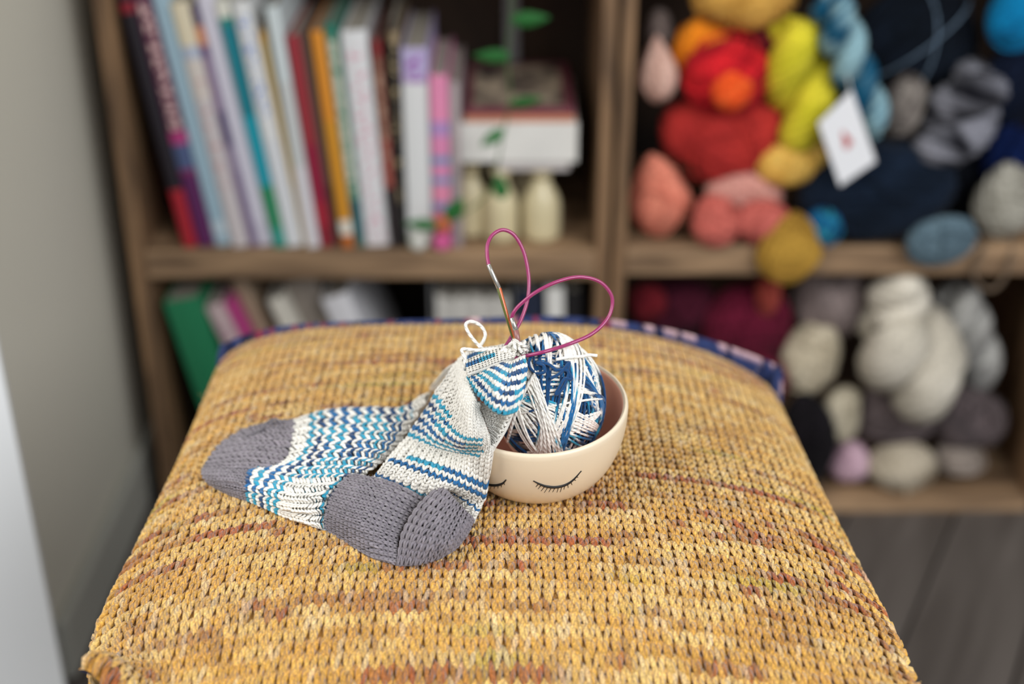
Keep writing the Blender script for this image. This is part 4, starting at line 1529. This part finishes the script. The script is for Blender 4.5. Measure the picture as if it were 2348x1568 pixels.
def yarn_item(kind, px, py, rx, ry, Y, cols, label, rot=0.0, depth=None, seed=None, group=None, wraps=9, pinch=0.0, turns=1.6, yaw=0.0):
    seed = seed or int(px * 7 + py * 13)
    zb = ZBR if py < 600 else ZF
    yc = at_z(px, py + ry, zb)[1]                          # where its lowest edge would meet the board
    if yc > DS - .005:
        Y = min(Y, max(yc, DS + .004))
    z = at_y(px, py, Y)
    k = pxm(Y, z[2])
    RXm, RZm = rx * k, ry * k / math.cos(PITCH) * .91
    cols = [np.asarray(c) for c in cols]
    name = 'yarn_hank' if kind == 'hank' else 'yarn_ball' if kind == 'ball' else 'yarn_skein'
    t = thing(name, label, 'yarn', tuple(z), (0, math.radians(rot), yaw), group)
    if kind == 'hank':
        for V, F, C in hank(2 * RZm, RXm, cols, seed, turns):
            mesh_obj('twisted_half', V, F, M_HANK, t, True, C)
    else:
        d = depth * k if depth else min(RXm, RZm) * .95
        V, F, C = wound((RXm, d, RZm), cols, seed, wraps, pinch)
        mesh_obj('wound_body', V, F, M_HANK, t, True, C)
            # a few strands lying proud on the body on the body
        r_ = np.random.default_rng(seed + 3)
        m = []
        vs, fs, cs, off_ = [], [], [], 0
        for q in range(7):
            ax = r_.normal(size=3); ax /= np.linalg.norm(ax)
            e1 = np.cross(ax, r_.normal(size=3)); e1 /= np.linalg.norm(e1); e2 = np.cross(ax, e1)
            a = np.linspace(0, 2 * math.pi, 28)
            Dd = np.cos(a)[:, None] * e1 + np.sin(a)[:, None] * e2 + .3 * r_.normal() * ax
            Dd /= np.linalg.norm(Dd, axis=1)[:, None]
            if pinch:
                Dd[:, :2] *= (1 - pinch * np.clip(Dd[:, 2] + .25, 0, 1.25) ** 1.3)[:, None]
            v, f = tube_arrays(Dd * np.array([RXm, d, RZm]) * 1.045, .0014, 5)
            vs.append(v); fs.append(f + off_); off_ += len(v); cs.append(np.tile(np.clip((hexc('66788a') if 'flecked' in label and q in (1, 4) else cols[q % len(cols)]) * 1.1, 0, 1), (len(v), 1)))
        mesh_obj('outer_strands', np.vstack(vs), np.vstack(fs), M_HANK, t, True, np.vstack(cs))
    if Y > DS - .012:
        bpy.context.view_layer.update()
        M = np.array(t.matrix_world)
        W = np.vstack([np.array([v.co[:] for v in c.data.vertices]) for c in t.children]) @ M[:3, :3].T + M[:3, 3]
        lo, hi = W.min(0), W.max(0)
        if lo[2] < zb + .0005 and Y > DS:
            t.location.z += zb + .0005 - lo[2]
        if lo[0] < XD1 + .0005:
            t.location.x += XD1 + .0005 - lo[0]
        if hi[0] > XR - .0005:
            t.location.x -= hi[0] - XR + .0005
    return t


Hx = H_
Y1 = DS + .06
UP = 'yarn on the upper right shelf'
LO = 'yarn in the lower right compartment'
items = [
    ('skein', 1705, -15, 118, 82, Y1, ['b98a3c', 'd0a050'], 'mustard yarn skein at the top of the yarn shelf', 0, 60),
    ('skein', 1606, 112, 60, 72, Y1 + .02, ['e8841c', 'f0962c'], 'bright orange yarn skein peeking out behind the red ball', 20, 45),
    ('ball', 1668, 172, 98, 92, Y1 - .01, ['a01420', 'd8262c'], 'scarlet yarn ball with an orange centre', 0, 70),
    ('skein', 1735, 128, 52, 76, Y1 + .012, ['3a0e14', '6a1c22'], 'dark maroon yarn behind the scarlet ball', 0, 40),
    ('skein', 1655, 312, 136, 102, Y1 + .015, ['9c2a28', 'b8342e'], 'large brick red yarn skein', -6, 80),
    ('skein', 1508, 160, 44, 70, Y1 - .015, ['c8a090', 'd8b4a4'], 'pale peach yarn skein by the shelf divider', -4, 40, None, .5),
    ('skein', 1512, 70, 26, 45, Y1 + .05, ['6a5c58', '8a7c74'], 'grey-brown yarn above the pale peach skein', 0, 26),
    ('hank', 1832, 188, 84, 150, Y1 - .005, ['c4ba2c', 'd8ca38'], 'lime yellow twisted yarn hank', -16, None, None, 0, .95),
    ('skein', 1818, 368, 80, 50, Y1 - .015, ['dcae4c', 'e6bc60'], 'small amber yarn skein below the lime yellow hank', -14, 45),
    ('hank', 1952, 150, 52, 185, Y1 - .045, ['0e4a66', '86a8b0'], 'turquoise and white twisted hank holding the paper tag', -24, None, None, 0, 2.2),
    ('skein', 2100, 95, 150, 125, Y1 + .06, ['070b10', '141c28'], 'black and navy yarn skein flecked with white', 0, 70),
    ('skein', 2330, 45, 62, 68, Y1, ['086490', '0c78a8'], 'bright blue yarn skein at the right edge of the shelf', 0, 50),
    ('skein', 2072, 245, 46, 72, Y1 - .015, ['5c5450', '8c847c'], 'grey-brown yarn skein beside the turquoise hank', 8, 40),
    ('hank', 2200, 270, 84, 118, Y1 - .035, ['101016', '7c7c84'], 'charcoal and silver twisted hank', 24, None),
    ('skein', 2010, 440, 168, 108, Y1 + .02, ['0a121c', '152030'], 'large dark navy yarn skein', -14, 90),
    ('skein', 2318, 200, 70, 90, Y1 + .05, ['0a0f1c', '141e34'], 'black-blue yarn below the bright blue skein', 0, 50),
    ('skein', 2225, 410, 84, 92, Y1 + .09, ['06080c', '0e1118'], 'black filler skein added as the dark gap behind the charcoal hank', 0, 40),  # added filler, its black stands in for the shaded gap there
    ('skein', 2310, 365, 62, 80, Y1 + .01, ['081434', '0e1f4c'], 'royal navy yarn at the right edge of the shelf', 0, 45),
    ('skein', 1512, 447, 72, 92, Y1 - .02, ['c8705c', 'dc8870'], 'coral pink yarn ball in the corner by the divider', -12, 60, None, .42),
    ('skein', 1712, 440, 84, 48, Y1 - .005, ['b87a70', 'd09a8c'], 'dusty pink yarn skein on top of the two coral ones', 6, 45),
    ('ball', 1640, 512, 52, 54, Y1 - .02, ['b4584e', 'c86c60'], 'small round coral yarn ball, left of two under the dusty pink skein', 0, 45),
    ('ball', 1748, 512, 62, 48, Y1 - .005, ['a85048', 'c0645a'], 'small round coral yarn ball, right of two under the dusty pink skein', 0, 45),
    ('ball', 1810, 568, 70, 82, DS - .012, ['8c6828', 'b08838'], 'ochre yarn ball hanging over the shelf edge', 4, 22, None, .35),
    ('ball', 1890, 522, 44, 44, Y1 - .02, ['0e4878', '2a8090'], 'small blue and teal yarn ball near the shelf edge', 0, 36),
    ('skein', 2160, 548, 80, 52, DS - .018, ['485a64', '5c707a'], 'slate blue yarn skein hanging over the shelf edge', -14, 30),
    ('skein', 2302, 500, 72, 80, Y1 - .03, ['8c887c', 'a8a498'], 'greyish cream yarn skein at the right end of the shelf', 0, 40),
    # lower compartment
    ('skein', 1545, 705, 100, 68, Y1 + .03, ['2c0c18', '4c1828'], 'very dark maroon yarn skein in the lower compartment', 0, 60),
    ('ball', 1484, 692, 40, 44, Y1, ['54141c', '741c24'], 'small dark red yarn ball by the divider', 0, 36),
    ('skein', 1712, 745, 96, 100, Y1 + .01, ['4c1022', '701c34'], 'burgundy yarn skein behind the cushion edge', 20, 60),
    ('skein', 1762, 668, 26, 56, Y1 - .02, ['84342c', '9c483c'], 'slim rust red yarn strand bundle over the burgundy skein', 0, 22),
    ('skein', 1725, 868, 80, 66, Y1 - .01, ['481020', '64182c'], 'burgundy yarn skein lowest beside the cushion', 0, 50),
    ('skein', 1908, 690, 84, 78, Y1 + .02, ['6c605e', '887a76'], 'taupe yarn skein left of the heart-shaped white one', 0, 55),
    ('hank', 2060, 682, 68, 54, Y1 - .03, ['c4bcac', 'd8d0c0'], 'small off-white hank curled into a heart shape', 0, None),
    ('hank', 2088, 812, 116, 112, Y1 - .03, ['b4ac9c', 'd0c8b8'], 'big off-white twisted hank in the middle of the pile', -40, None),
    ('hank', 2215, 768, 62, 135, Y1 + .035, ['84827e', 'b4b2ac'], 'light grey twisted hank right of the big white one', -24, None),
    ('skein', 1858, 822, 62, 86, Y1 - .005, ['b4a890', 'c8bca4'], 'cream yarn skein against the burgundy ones', 10, 50),
    ('skein', 1928, 952, 46, 66, Y1 - .015, ['b0a690', 'c4baa4'], 'small cream yarn skein above the pink ball', 14, 40),
    ('skein', 1850, 1010, 62, 112, Y1 + .01, ['0e0c0e', '1c181c'], 'black yarn skein low beside the cushion', -8, 50),
    ('skein', 2048, 955, 88, 78, Y1, ['564c4c', '6c6060'], 'dark taupe yarn skein, left of the pair above the floor row', 0, 58),
    ('skein', 2220, 962, 84, 74, Y1 + .005, ['4c4444', '645858'], 'dark taupe yarn skein, right of the pair above the floor row', 0, 58),
    ('ball', 1946, 1058, 46, 46, Y1 - .02, ['b0909c', 'c8a8b4'], 'small pale pink yarn ball in the bottom row', 0, 42),
    ('skein', 2068, 1068, 74, 54, Y1 - .02, ['a09480', 'b8ac98'], 'beige cream yarn skein in the middle of the bottom row', 0, 48),
    ('skein', 2198, 1052, 60, 34, Y1 - .01, ['84786e', '9c9086'], 'flat beige yarn skein at the right of the bottom row', 8, 40),
]
made = {}
for it in items:
    kind, px, py, rx, ry, Y, cols, lab, rot, dep = it[:10]
    pinch = it[11] if len(it) > 11 else 0.0
    grp = UP if py < 620 else LO
    made[lab] = yarn_item(kind, px, py, rx, ry, Y, [Hx(c) for c in cols], lab, rot, dep, None, grp, pinch=pinch, turns=it[12] if len(it) > 12 else (1.6 if ry > 120 else .9))

# orange heart of the scarlet ball
sb = made['scarlet yarn ball with an orange centre']
V, F, C = wound((.0255, .020, .0245), [Hx('e04a1c'), Hx('f0642c')], 77)
o = mesh_obj('orange_centre', V + np.array([.000, -.031, -.0115]), F, M_HANK, sb, True, C)
o['label'] = 'orange inner windings'
# paper tag on the turquoise hank
th_ = made['turquoise and white twisted hank holding the paper tag']
YT = DS - .022
tq = np.array([at_y(x, y, YT + dy) for x, y, dy in [(1953, 206, .0), (1876, 282, 0), (1926, 426, -.004), (2008, 370, -.004)]])
bpy.context.view_layer.update()
inv = np.array(th_.matrix_world.inverted())
tl_ = lambda P: np.asarray(P) @ inv[:3, :3].T + inv[:3, 3]
nrm = np.cross(tq[1] - tq[0], tq[3] - tq[0]); nrm /= np.linalg.norm(nrm)
Vt = np.vstack([tq, tq + nrm * .0006])
M_TAG = plain('white_card', lin([226, 226, 228]), .7, .02, 30)
M_RED = plain('red_print', lin([180, 60, 60]), .7, .05, 30)
ptag = mesh_obj('paper_tag', tl_(Vt), [(0, 1, 2, 3), (7, 6, 5, 4), (0, 4, 5, 1), (1, 5, 6, 2), (2, 6, 7, 3), (3, 7, 4, 0)], M_TAG, th_, False)
ptag['label'] = 'white paper tag with a small red emblem'
c0 = tq.mean(0)
fr = nrm if nrm[1] < 0 else -nrm
e2 = (tq[1] + tq[2] - tq[0] - tq[3]) * 0 + (tq[2] - tq[1]); e2 /= np.linalg.norm(e2)
e1 = np.cross(fr, e2)
a = np.linspace(0, 2 * math.pi, 22, endpoint=False)
rad_ = .0062 * (1 + .28 * np.sin(3 * a + .6))
V = c0 + fr * .0010 + (np.cos(a) * rad_ * .75)[:, None] * e1 + (np.sin(a) * rad_ * 1.75)[:, None] * e2
V = np.vstack([V, V - fr * .0003])
mesh_obj('tag_emblem', tl_(V), [tuple(range(22)), tuple(range(43, 21, -1))], M_RED, ptag, False)['label'] = 'small red printed emblem'
m = MB(); m.tube(spline([tl_([at_y(1951, 216, YT)])[0], tl_([at_y(1945, 180, YT + .01)])[0], tl_([at_y(1935, 140, YT + .03)])[0]], 8), .0008, 5)
m.build('tag_string', M_POMW, ptag, True)
# hanging beige yarn loop at the right end of the shelf edge
sl = made['greyish cream yarn skein at the right end of the shelf']
bpy.context.view_layer.update()
inv = np.array(sl.matrix_world.inverted())
lp = [at_y(x, y, DS - .006 + dy) for x, y, dy in [(2262, 548, .02), (2246, 585, -.002), (2232, 625, -.004), (2248, 655, -.004), (2275, 664, -.004), (2300, 640, -.004), (2316, 596, -.002), (2322, 550, .02)]]
P = spline(lp, 50)
P = P @ inv[:3, :3].T + inv[:3, 3]
v, f = tube_arrays(P, .0028, 6)
mesh_obj('hanging_loop', v, f, M_HANK, sl, True, np.tile(Hx('6c5c4c'), (len(v), 1)))['label'] = 'beige yarn loop hanging over the shelf edge'
# tail below the beige skein of the bottom row
sl = made['beige cream yarn skein in the middle of the bottom row']
bpy.context.view_layer.update()
inv = np.array(sl.matrix_world.inverted())
P = spline([at_y(x, y, DS - .004 + dy) for x, y, dy in [(2075, 1095, .01), (2078, 1115, -.002), (2082, 1138, -.004)]], 12)
P = P @ inv[:3, :3].T + inv[:3, 3]
v, f = tube_arrays(P, np.linspace(.006, .002, 12), 6)
mesh_obj('yarn_tail', v, f, M_HANK, sl, True, np.tile(Hx('a09480'), (len(v), 1)))
